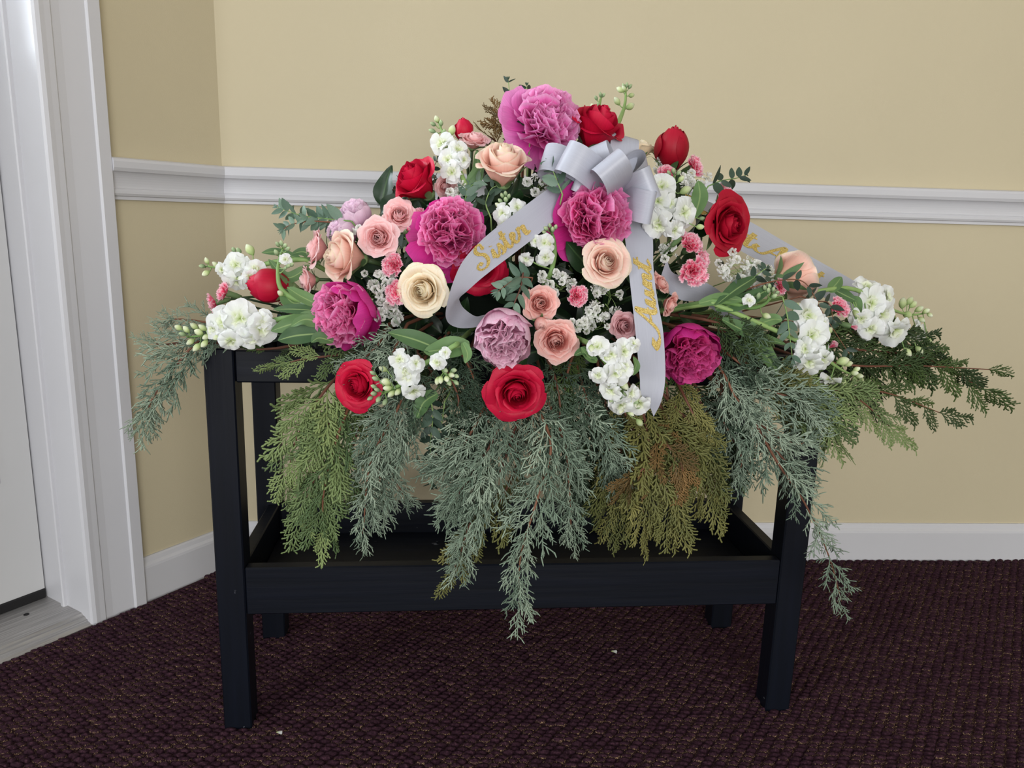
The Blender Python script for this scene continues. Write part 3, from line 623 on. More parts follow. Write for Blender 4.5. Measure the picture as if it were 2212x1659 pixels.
STOCK = [
 ('white stock spike at the upper left behind the red rose', [(-0.112, 1.1119, 0.9078), (-0.0995, 1.0894, 0.8827), (-0.0829, 1.0651, 0.8513), (-0.0656, 1.044, 0.815)], [((-0.1053, 1.0713, 0.8761), 0.017, (-0.473, -0.817, 0.329)), ((-0.0784, 1.0603, 0.8676), 0.0149, (0.503, -0.804, 0.318)), ((-0.0871, 1.0436, 0.8368), 0.0159, (-0.102, -0.995, 0.0)), ((-0.0942, 1.054, 0.8531), 0.0149, (-0.358, -0.927, 0.111)), ((-0.0695, 1.0499, 0.8535), 0.0123, (0.639, -0.735, 0.226))], [((-0.1127, 1.1056, 0.9095), 0.0059), ((-0.1171, 1.0998, 0.9026), 0.0045), ((-0.1063, 1.0988, 0.904), 0.0045), ((-0.0907, 1.0871, 0.8935), 0.0077), ((-0.1049, 1.0738, 0.8716), 0.0057), ((-0.0813, 1.066, 0.868), 0.0069), ((-0.1175, 1.0927, 0.8928), 0.0052), ((-0.1006, 1.0865, 0.8914), 0.0045)], [((-0.0661, 1.0518, 0.8212), (-0.0531, 1.0537, 0.8395), (-0.0553, 1.0638, 0.8667), 0.008), ((-0.0643, 1.0443, 0.8091), (-0.0537, 1.0463, 0.8273), (-0.0453, 1.0533, 0.8514), 0.0067)]),
 ('taller of two budding white stock tips rising above the top red rose', [(0.1608, 1.2409, 0.9798), (0.1574, 1.2149, 0.9514), (0.1443, 1.1655, 0.9221), (0.1286, 1.132, 0.8929)], [((0.136, 1.1373, 0.9111), 0.0087, (0.446, -0.816, 0.367))], [((0.156, 1.2313, 0.9795), 0.0044), ((0.1607, 1.2305, 0.9808), 0.0044), ((0.1659, 1.2321, 0.9792), 0.0044), ((0.1516, 1.2327, 0.9743), 0.0066), ((0.157, 1.2318, 0.9757), 0.0059), ((0.1689, 1.2336, 0.967), 0.0059), ((0.1437, 1.2001, 0.9529), 0.0071), ((0.1641, 1.2065, 0.9472), 0.0079)], []),
 ('shorter budding white stock tip above the top red rose', [(0.121, 1.2034, 0.9612), (0.1146, 1.1722, 0.9425), (0.1104, 1.1454, 0.9176)], [], [((0.1178, 1.1917, 0.9601), 0.0042), ((0.1223, 1.1953, 0.9601), 0.0043), ((0.1105, 1.1772, 0.9533), 0.0042), ((0.1124, 1.1643, 0.9426), 0.0041), ((0.105, 1.1535, 0.9372), 0.0061), ((0.1249, 1.1675, 0.9396), 0.0048)], []),
 ('full white stock spike on the right between bow and dark red rose', [(0.2154, 1.1, 0.8468), (0.2146, 1.0849, 0.824), (0.2068, 1.0647, 0.7988), (0.1912, 1.0535, 0.7862), (0.1716, 1.0507, 0.7947)], [((0.1935, 1.0643, 0.8275), 0.019, (-0.109, -0.973, 0.202)), ((0.2263, 1.0547, 0.792), 0.0214, (0.403, -0.909, -0.105)), ((0.188, 1.0318, 0.7754), 0.0202, (-0.009, -0.954, -0.3)), ((0.1858, 1.0481, 0.807), 0.0174, (-0.317, -0.948, 0.0)), ((0.2056, 1.0547, 0.8047), 0.0138, (0.095, -0.995, 0.0)), ((0.2109, 1.0375, 0.7688), 0.0148, (0.414, -0.848, -0.331)), ((0.1773, 1.0356, 0.7906), 0.0135, (-0.444, -0.89, -0.105))], [((0.213, 1.0922, 0.8488), 0.0052), ((0.206, 1.0876, 0.8459), 0.0045), ((0.2201, 1.095, 0.8467), 0.0046), ((0.2236, 1.0907, 0.8386), 0.0059), ((0.2286, 1.0821, 0.8236), 0.009), ((0.202, 1.0805, 0.8393), 0.0045), ((0.2475, 1.0603, 0.7755), 0.0064), ((0.2509, 1.0678, 0.7866), 0.0045)], [((0.243, 1.0777, 0.7876), (0.2521, 1.0936, 0.816), (0.2505, 1.1054, 0.8381), 0.0111), ((0.1755, 1.0562, 0.7967), (0.1614, 1.0443, 0.7944), (0.1477, 1.0322, 0.7897), 0.0043)]),
 ("white stock tip partly covered by the Sister ribbon's upper edge", [(-0.0165, 1.0362, 0.8078), (-0.0124, 1.0285, 0.7925), (-0.0092, 1.0185, 0.769)], [((-0.0197, 1.0104, 0.7863), 0.013, (-0.36, -0.933, 0.0)), ((0.0021, 1.0126, 0.7938), 0.013, (0.518, -0.827, 0.218)), ((-0.0139, 1.0045, 0.7719), 0.0117, (-0.015, -0.976, -0.216))], [((-0.0193, 1.0261, 0.8081), 0.0042), ((-0.0152, 1.0281, 0.8106), 0.0042), ((-0.0109, 1.0262, 0.8071), 0.0042), ((-0.0215, 1.0242, 0.8015), 0.0042), ((-0.0144, 1.0243, 0.8029), 0.0048), ((-0.0238, 1.0223, 0.7956), 0.0054), ((-0.0064, 1.0205, 0.7972), 0.0054)], []),
 ('small white stock spike between the Sister ribbon and the central peony', [(0.0438, 1.0216, 0.7675), (0.0489, 1.0172, 0.7559), (0.0505, 1.0104, 0.7354), (0.0462, 1.0012, 0.7121)], [((0.0364, 0.9975, 0.7502), 0.0128, (-0.111, -0.989, 0.102)), ((0.038, 0.9907, 0.7313), 0.0127, (0.091, -0.944, -0.316)), ((0.0238, 0.996, 0.7528), 0.0081, (-0.488, -0.843, 0.226)), ((0.0127, 0.9872, 0.7297), 0.0104, (-0.203, -0.88, -0.429))], [((0.0385, 1.0098, 0.7681), 0.0047), ((0.0432, 1.0117, 0.7717), 0.0041), ((0.047, 1.0115, 0.7671), 0.0047), ((0.0505, 1.0133, 0.7701), 0.0041), ((0.0363, 1.0078, 0.7634), 0.0041), ((0.0426, 1.0032, 0.7484), 0.0053)], [((0.0275, 1.0136, 0.7436), (0.0183, 1.0079, 0.7476), (0.0122, 1.0041, 0.7511), 0.0047)]),
 ('upper white stock spike reaching furthest left over the wall', [(-0.4247, 1.0648, 0.7043), (-0.392, 1.0536, 0.7028), (-0.3574, 1.0449, 0.7055), (-0.3179, 1.0393, 0.7149), (-0.2792, 1.034, 0.7193)], [((-0.3962, 1.0413, 0.7022), 0.0111, (-0.358, -0.927, 0.111)), ((-0.3744, 1.037, 0.7092), 0.0181, (-0.015, -0.976, 0.216)), ((-0.3455, 1.0277, 0.7044), 0.014, (0.205, -0.979, 0.0)), ((-0.3714, 1.0255, 0.6856), 0.0173, (-0.046, -0.654, -0.755)), ((-0.3505, 1.023, 0.6937), 0.0114, (0.425, -0.777, -0.465))], [((-0.4268, 1.0575, 0.7047), 0.0047), ((-0.4212, 1.0603, 0.7116), 0.0053), ((-0.4197, 1.0511, 0.6959), 0.006), ((-0.4065, 1.0528, 0.7074), 0.0059), ((-0.3824, 1.0566, 0.7277), 0.0046), ((-0.3743, 1.0531, 0.7269), 0.0052), ((-0.3841, 1.0535, 0.7216), 0.0046), ((-0.3575, 1.0484, 0.7287), 0.0091), ((-0.3788, 1.0488, 0.7183), 0.0046)], [((-0.2865, 1.0382, 0.7189), (-0.3188, 1.0439, 0.7269), (-0.3404, 1.0433, 0.7257), 0.0057), ((-0.2725, 1.0311, 0.7105), (-0.3022, 1.0257, 0.6948), (-0.3291, 1.036, 0.7178), 0.0075), ((-0.2599, 1.0304, 0.7139), (-0.279, 1.0345, 0.7284), (-0.2973, 1.0335, 0.7261), 0.0063)]),
 ("white stock spike resting on the stand's left front corner", [(-0.4221, 0.9894, 0.6176), (-0.3871, 0.9806, 0.6235), (-0.3481, 0.9728, 0.6317), (-0.2988, 0.9679, 0.6468), (-0.262, 0.9628, 0.6543)], [((-0.3706, 0.9682, 0.6424), 0.022, (-0.266, -0.942, 0.203)), ((-0.3457, 0.963, 0.6473), 0.0241, (0.143, -0.979, 0.148)), ((-0.3159, 0.9524, 0.6355), 0.0225, (0.447, -0.888, -0.103)), ((-0.3297, 0.9519, 0.6218), 0.0167, (0.187, -0.895, -0.404)), ((-0.3565, 0.9564, 0.6162), 0.0163, (-0.033, -0.71, -0.704)), ((-0.3123, 0.9554, 0.648), 0.0142, (0.503, -0.804, 0.318)), ((-0.3853, 0.9695, 0.6312), 0.0135, (-0.447, -0.895, 0.0))], [((-0.4223, 0.9844, 0.628), 0.0057), ((-0.4272, 0.9835, 0.622), 0.0051), ((-0.4106, 0.9813, 0.633), 0.0063), ((-0.4032, 0.9767, 0.626), 0.0069), ((-0.3984, 0.9774, 0.6321), 0.0062), ((-0.4146, 0.9765, 0.6137), 0.0063), ((-0.4056, 0.9726, 0.6074), 0.0069), ((-0.3933, 0.9734, 0.6208), 0.0056), ((-0.3768, 0.9692, 0.6219), 0.0061), ((-0.3948, 0.9714, 0.6127), 0.0062), ((-0.4341, 0.9883, 0.6295), 0.0057)], [((-0.2451, 0.9658, 0.6591), (-0.2739, 0.9645, 0.6608), (-0.3036, 0.9661, 0.6598), 0.0065), ((-0.2505, 0.963, 0.6488), (-0.2792, 0.9605, 0.6424), (-0.3049, 0.9577, 0.6333), 0.01), ((-0.2375, 0.9556, 0.6326), (-0.272, 0.9542, 0.6289), (-0.2951, 0.9527, 0.6226), 0.0117), ((-0.2452, 0.9666, 0.666), (-0.269, 0.9698, 0.6767), (-0.2868, 0.9721, 0.6876), 0.0083), ((-0.2381, 0.9592, 0.6438), (-0.2609, 0.9582, 0.6491), (-0.2786, 0.9541, 0.6404), 0.0099), ((-0.2249, 0.9509, 0.6231), (-0.2419, 0.9496, 0.6275), (-0.251, 0.9442, 0.6223), 0.0075)]),
 ('white stock spike at the lower left in front of the red rose', [(-0.1726, 0.9398, 0.5594), (-0.1593, 0.9367, 0.5628), (-0.135, 0.9292, 0.577), (-0.1116, 0.9248, 0.6006), (-0.0834, 0.9244, 0.6158)], [((-0.1371, 0.913, 0.6107), 0.0131, (-0.113, -0.91, 0.398)), ((-0.1269, 0.9121, 0.5883), 0.0154, (0.19, -0.962, -0.195)), ((-0.1202, 0.9166, 0.5673), 0.0144, (0.167, -0.691, -0.704)), ((-0.1156, 0.9109, 0.606), 0.0109, (0.414, -0.848, 0.331)), ((-0.1334, 0.9109, 0.5969), 0.0121, (-0.317, -0.948, 0.0))], [((-0.1706, 0.9285, 0.5632), 0.0051), ((-0.1759, 0.9322, 0.5563), 0.0046), ((-0.1661, 0.9264, 0.5685), 0.0045), ((-0.1701, 0.9266, 0.5724), 0.0045), ((-0.1572, 0.9193, 0.5963), 0.0061), ((-0.154, 0.9226, 0.5796), 0.0073), ((-0.1527, 0.9252, 0.5715), 0.0062), ((-0.1484, 0.9264, 0.5643), 0.0062), ((-0.1572, 0.9304, 0.5525), 0.0051), ((-0.1655, 0.9318, 0.5555), 0.0051), ((-0.14, 0.9242, 0.5674), 0.0056), ((-0.1671, 0.9232, 0.5831), 0.005), ((-0.1702, 0.922, 0.5902), 0.0045)], [((-0.0838, 0.9288, 0.6179), (-0.1179, 0.9294, 0.6312), (-0.153, 0.9297, 0.6399), 0.0116), ((-0.0528, 0.9286, 0.6274), (-0.0834, 0.9234, 0.6217), (-0.1083, 0.9203, 0.6187), 0.0137), ((-0.0924, 0.9336, 0.5642), (-0.1096, 0.9329, 0.552), (-0.1188, 0.9366, 0.5299), 0.0107)]),
 ('drooping white stock tip beside the lower left stock spike', [(-0.0776, 0.9121, 0.5914), (-0.0839, 0.9128, 0.598), (-0.0853, 0.9148, 0.6089), (-0.0771, 0.9161, 0.6231), (-0.0689, 0.9176, 0.6288)], [((-0.0908, 0.898, 0.6091), 0.0107, (-0.311, -0.929, -0.199)), ((-0.0801, 0.8995, 0.6231), 0.0075, (0.185, -0.829, 0.527))], [((-0.0858, 0.9045, 0.5882), 0.0054), ((-0.0785, 0.9034, 0.5898), 0.0054), ((-0.0729, 0.9029, 0.5946), 0.0054), ((-0.0702, 0.9022, 0.6004), 0.0048), ((-0.0674, 0.9031, 0.5935), 0.0043), ((-0.0758, 0.9047, 0.585), 0.0049), ((-0.0802, 0.9033, 0.5999), 0.0049), ((-0.0673, 0.9034, 0.5855), 0.0043), ((-0.0898, 0.9058, 0.5867), 0.0054)], [((-0.0608, 0.9207, 0.6313), (-0.0544, 0.9109, 0.619), (-0.0566, 0.9048, 0.6088), 0.0054)]),
 ("dense white stock spike hanging at the left edge of the Aunt ribbon's end", [(0.1433, 0.9416, 0.5463), (0.1376, 0.9317, 0.5712), (0.1263, 0.9221, 0.5963), (0.108, 0.9204, 0.619), (0.0961, 0.92, 0.633)], [((0.1001, 0.9054, 0.6338), 0.014, (-0.207, -0.898, 0.389)), ((0.1186, 0.9078, 0.6244), 0.013, (0.193, -0.976, 0.099)), ((0.1359, 0.9141, 0.6277), 0.0153, (0.397, -0.895, 0.206)), ((0.146, 0.9181, 0.6364), 0.0099, (0.379, -0.776, 0.505)), ((0.1014, 0.901, 0.5987), 0.0108, (-0.393, -0.9, -0.191)), ((0.1242, 0.9067, 0.6005), 0.0174, (0.095, -0.995, 0.0)), ((0.1365, 0.9104, 0.6075), 0.0142, (0.403, -0.909, 0.105)), ((0.1201, 0.9089, 0.5788), 0.0142, (-0.219, -0.954, -0.206)), ((0.161, 0.929, 0.5577), 0.017, (0.373, -0.842, -0.389)), ((0.1341, 0.9204, 0.5561), 0.0156, (-0.023, -0.802, -0.597)), ((0.1469, 0.9186, 0.5745), 0.0122, (0.405, -0.914, 0.0))], [((0.0939, 0.9077, 0.631), 0.0059), ((0.1126, 0.9118, 0.6196), 0.006), ((0.1242, 0.9176, 0.574), 0.0044), ((0.1349, 0.9229, 0.5673), 0.005), ((0.1389, 0.9219, 0.5746), 0.005), ((0.1444, 0.9253, 0.5658), 0.0056), ((0.1536, 0.9311, 0.5612), 0.0051), ((0.1367, 0.9292, 0.5511), 0.0062), ((0.1492, 0.9343, 0.546), 0.0057), ((0.1628, 0.9451, 0.5315), 0.0064), ((0.1283, 0.9225, 0.5613), 0.005), ((0.1232, 0.9202, 0.5664), 0.005), ((0.1367, 0.9182, 0.5847), 0.0072), ((0.1566, 0.9332, 0.5548), 0.0051)], [((0.0998, 0.9208, 0.6159), (0.0858, 0.9136, 0.6253), (0.073, 0.904, 0.6221), 0.006), ((0.1029, 0.922, 0.6129), (0.0906, 0.9142, 0.6197), (0.081, 0.907, 0.6319), 0.0049), ((0.1475, 0.9311, 0.5951), (0.1516, 0.9286, 0.6073), (0.1466, 0.9234, 0.6196), 0.0045)]),
 ('white stock spike in the middle of the right end, hanging over cedar', [(0.4981, 1.0972, 0.5698), (0.4701, 1.0783, 0.581), (0.4429, 1.0639, 0.5963), (0.3882, 1.0468, 0.6269), (0.3158, 1.0262, 0.6563), (0.2611, 1.0127, 0.678)], [((0.4066, 1.0552, 0.6615), 0.0219, (-0.009, -0.954, 0.3)), ((0.4106, 1.0456, 0.6323), 0.0238, (0.046, -0.998, -0.05)), ((0.4043, 1.0338, 0.5975), 0.021, (-0.207, -0.898, -0.389)), ((0.4283, 1.0444, 0.6007), 0.02, (0.386, -0.872, -0.302)), ((0.3977, 1.0352, 0.6163), 0.0157, (-0.317, -0.948, 0.0)), ((0.449, 1.0626, 0.5669), 0.0151, (0.043, -0.445, -0.894)), ((0.429, 1.06, 0.6487), 0.0134, (0.531, -0.848, 0.0))], [((0.4634, 1.0663, 0.5964), 0.0096), ((0.489, 1.0825, 0.5766), 0.0063), ((0.5004, 1.0919, 0.571), 0.0064), ((0.4915, 1.0824, 0.5821), 0.0056), ((0.475, 1.0816, 0.5629), 0.007), ((0.5074, 1.0985, 0.5643), 0.0057), ((0.4955, 1.0927, 0.5638), 0.0064), ((0.4733, 1.0701, 0.592), 0.0069), ((0.4388, 1.0656, 0.6385), 0.0075), ((0.3856, 1.0536, 0.6738), 0.0059)], [((0.2654, 1.0149, 0.6699), (0.3088, 1.031, 0.6804), (0.3507, 1.0509, 0.6983), 0.0114), ((0.242, 1.0091, 0.6778), (0.2742, 1.0181, 0.6838), (0.3071, 1.0253, 0.681), 0.0074), ((0.3027, 1.0238, 0.6563), (0.3365, 1.02, 0.614), (0.3662, 1.0265, 0.5754), 0.0146), ((0.2756, 1.0148, 0.6567), (0.315, 1.0179, 0.6388), (0.3705, 1.0311, 0.6226), 0.0094), ((0.331, 1.0333, 0.6496), (0.3508, 1.0382, 0.6557), (0.3633, 1.0381, 0.6549), 0.0084)]),
 ('white stock spike furthest right above the dark cedar tips', [(0.6781, 1.2605, 0.6476), (0.652, 1.2602, 0.6431), (0.599, 1.216, 0.6544), (0.5475, 1.1892, 0.6775), (0.4994, 1.1634, 0.6913), (0.4368, 1.1257, 0.6875)], [((0.5416, 1.1866, 0.6932), 0.0214, (-0.024, -0.849, 0.527)), ((0.5462, 1.1713, 0.6687), 0.0257, (0.095, -0.99, 0.1)), ((0.5942, 1.227, 0.6751), 0.0207, (0.503, -0.804, 0.318)), ((0.5652, 1.1739, 0.6513), 0.0245, (0.307, -0.945, -0.108)), ((0.5307, 1.1387, 0.6305), 0.0207, (-0.236, -0.874, -0.424)), ((0.5926, 1.1799, 0.6262), 0.0264, (0.244, -0.948, -0.204)), ((0.6638, 1.2463, 0.6164), 0.0199, (0.531, -0.848, 0.0)), ((0.5134, 1.1355, 0.6477), 0.0161, (-0.351, -0.911, -0.218))], [((0.6402, 1.2505, 0.6665), 0.0082), ((0.6466, 1.2512, 0.6606), 0.0082), ((0.6576, 1.2516, 0.6534), 0.0075), ((0.6694, 1.2518, 0.6506), 0.0067), ((0.6764, 1.252, 0.6448), 0.0058), ((0.6297, 1.2509, 0.6624), 0.0098), ((0.6128, 1.183, 0.5937), 0.0086), ((0.6473, 1.2149, 0.5922), 0.0081), ((0.6766, 1.2494, 0.5902), 0.0067), ((0.6853, 1.2501, 0.5957), 0.0067), ((0.6816, 1.2509, 0.6032), 0.0067), ((0.6635, 1.2512, 0.6369), 0.0066), ((0.6397, 1.2508, 0.6439), 0.0099), ((0.508, 1.1409, 0.6551), 0.0081)], [((0.464, 1.1429, 0.6866), (0.4766, 1.1516, 0.6965), (0.4888, 1.1625, 0.7076), 0.0087), ((0.4734, 1.1502, 0.6896), (0.4963, 1.1528, 0.6797), (0.5116, 1.1543, 0.6731), 0.0073), ((0.5085, 1.165, 0.6788), (0.5129, 1.1553, 0.6661), (0.5057, 1.1366, 0.6473), 0.0096)]),
 ('curved green stock tip with buds on the right, under the blush rose', [(0.3544, 1.0581, 0.6978), (0.3487, 1.0505, 0.6857), (0.3377, 1.0425, 0.675), (0.3162, 1.032, 0.6712), (0.288, 1.0221, 0.6777), (0.2609, 1.013, 0.681)], [((0.3115, 1.0199, 0.6829), 0.0087, (-0.014, -0.915, 0.404))], [((0.3369, 1.0427, 0.6974), 0.0045), ((0.3442, 1.0468, 0.6997), 0.0045), ((0.3497, 1.0468, 0.6949), 0.0045), ((0.326, 1.0326, 0.6869), 0.0051), ((0.3377, 1.0284, 0.6616), 0.0064), ((0.3507, 1.0436, 0.6865), 0.0052), ((0.3422, 1.0428, 0.6938), 0.0045), ((0.3557, 1.0487, 0.6911), 0.0039)], [((0.3259, 1.0555, 0.7098), (0.2949, 1.0301, 0.6955), (0.2626, 1.0058, 0.6757), 0.0094)]),
 ('pale green stock stem curving upward over the left red rosebud', [(-0.3033, 1.0176, 0.7344), (-0.3074, 1.0114, 0.7197), (-0.3076, 1.0038, 0.7023), (-0.3027, 0.9954, 0.6852), (-0.2889, 0.9879, 0.6744), (-0.2665, 0.9809, 0.6668)], [((-0.294, 0.9945, 0.7209), 0.0085, (0.414, -0.848, 0.331))], [((-0.3093, 1.0139, 0.7385), 0.0043), ((-0.3043, 1.0133, 0.7399), 0.0043), ((-0.2982, 1.0088, 0.7372), 0.0043), ((-0.2939, 1.0057, 0.7333), 0.0043), ((-0.3094, 1.007, 0.7281), 0.0049), ((-0.2987, 0.9833, 0.6781), 0.0054), ((-0.2914, 0.9947, 0.7122), 0.0042), ((-0.287, 0.9961, 0.714), 0.0042), ((-0.2953, 0.9955, 0.7091), 0.0036)], [((-0.3006, 0.9977, 0.6803), (-0.2818, 0.9828, 0.6662), (-0.2556, 0.9741, 0.6737), 0.0102)]),
]
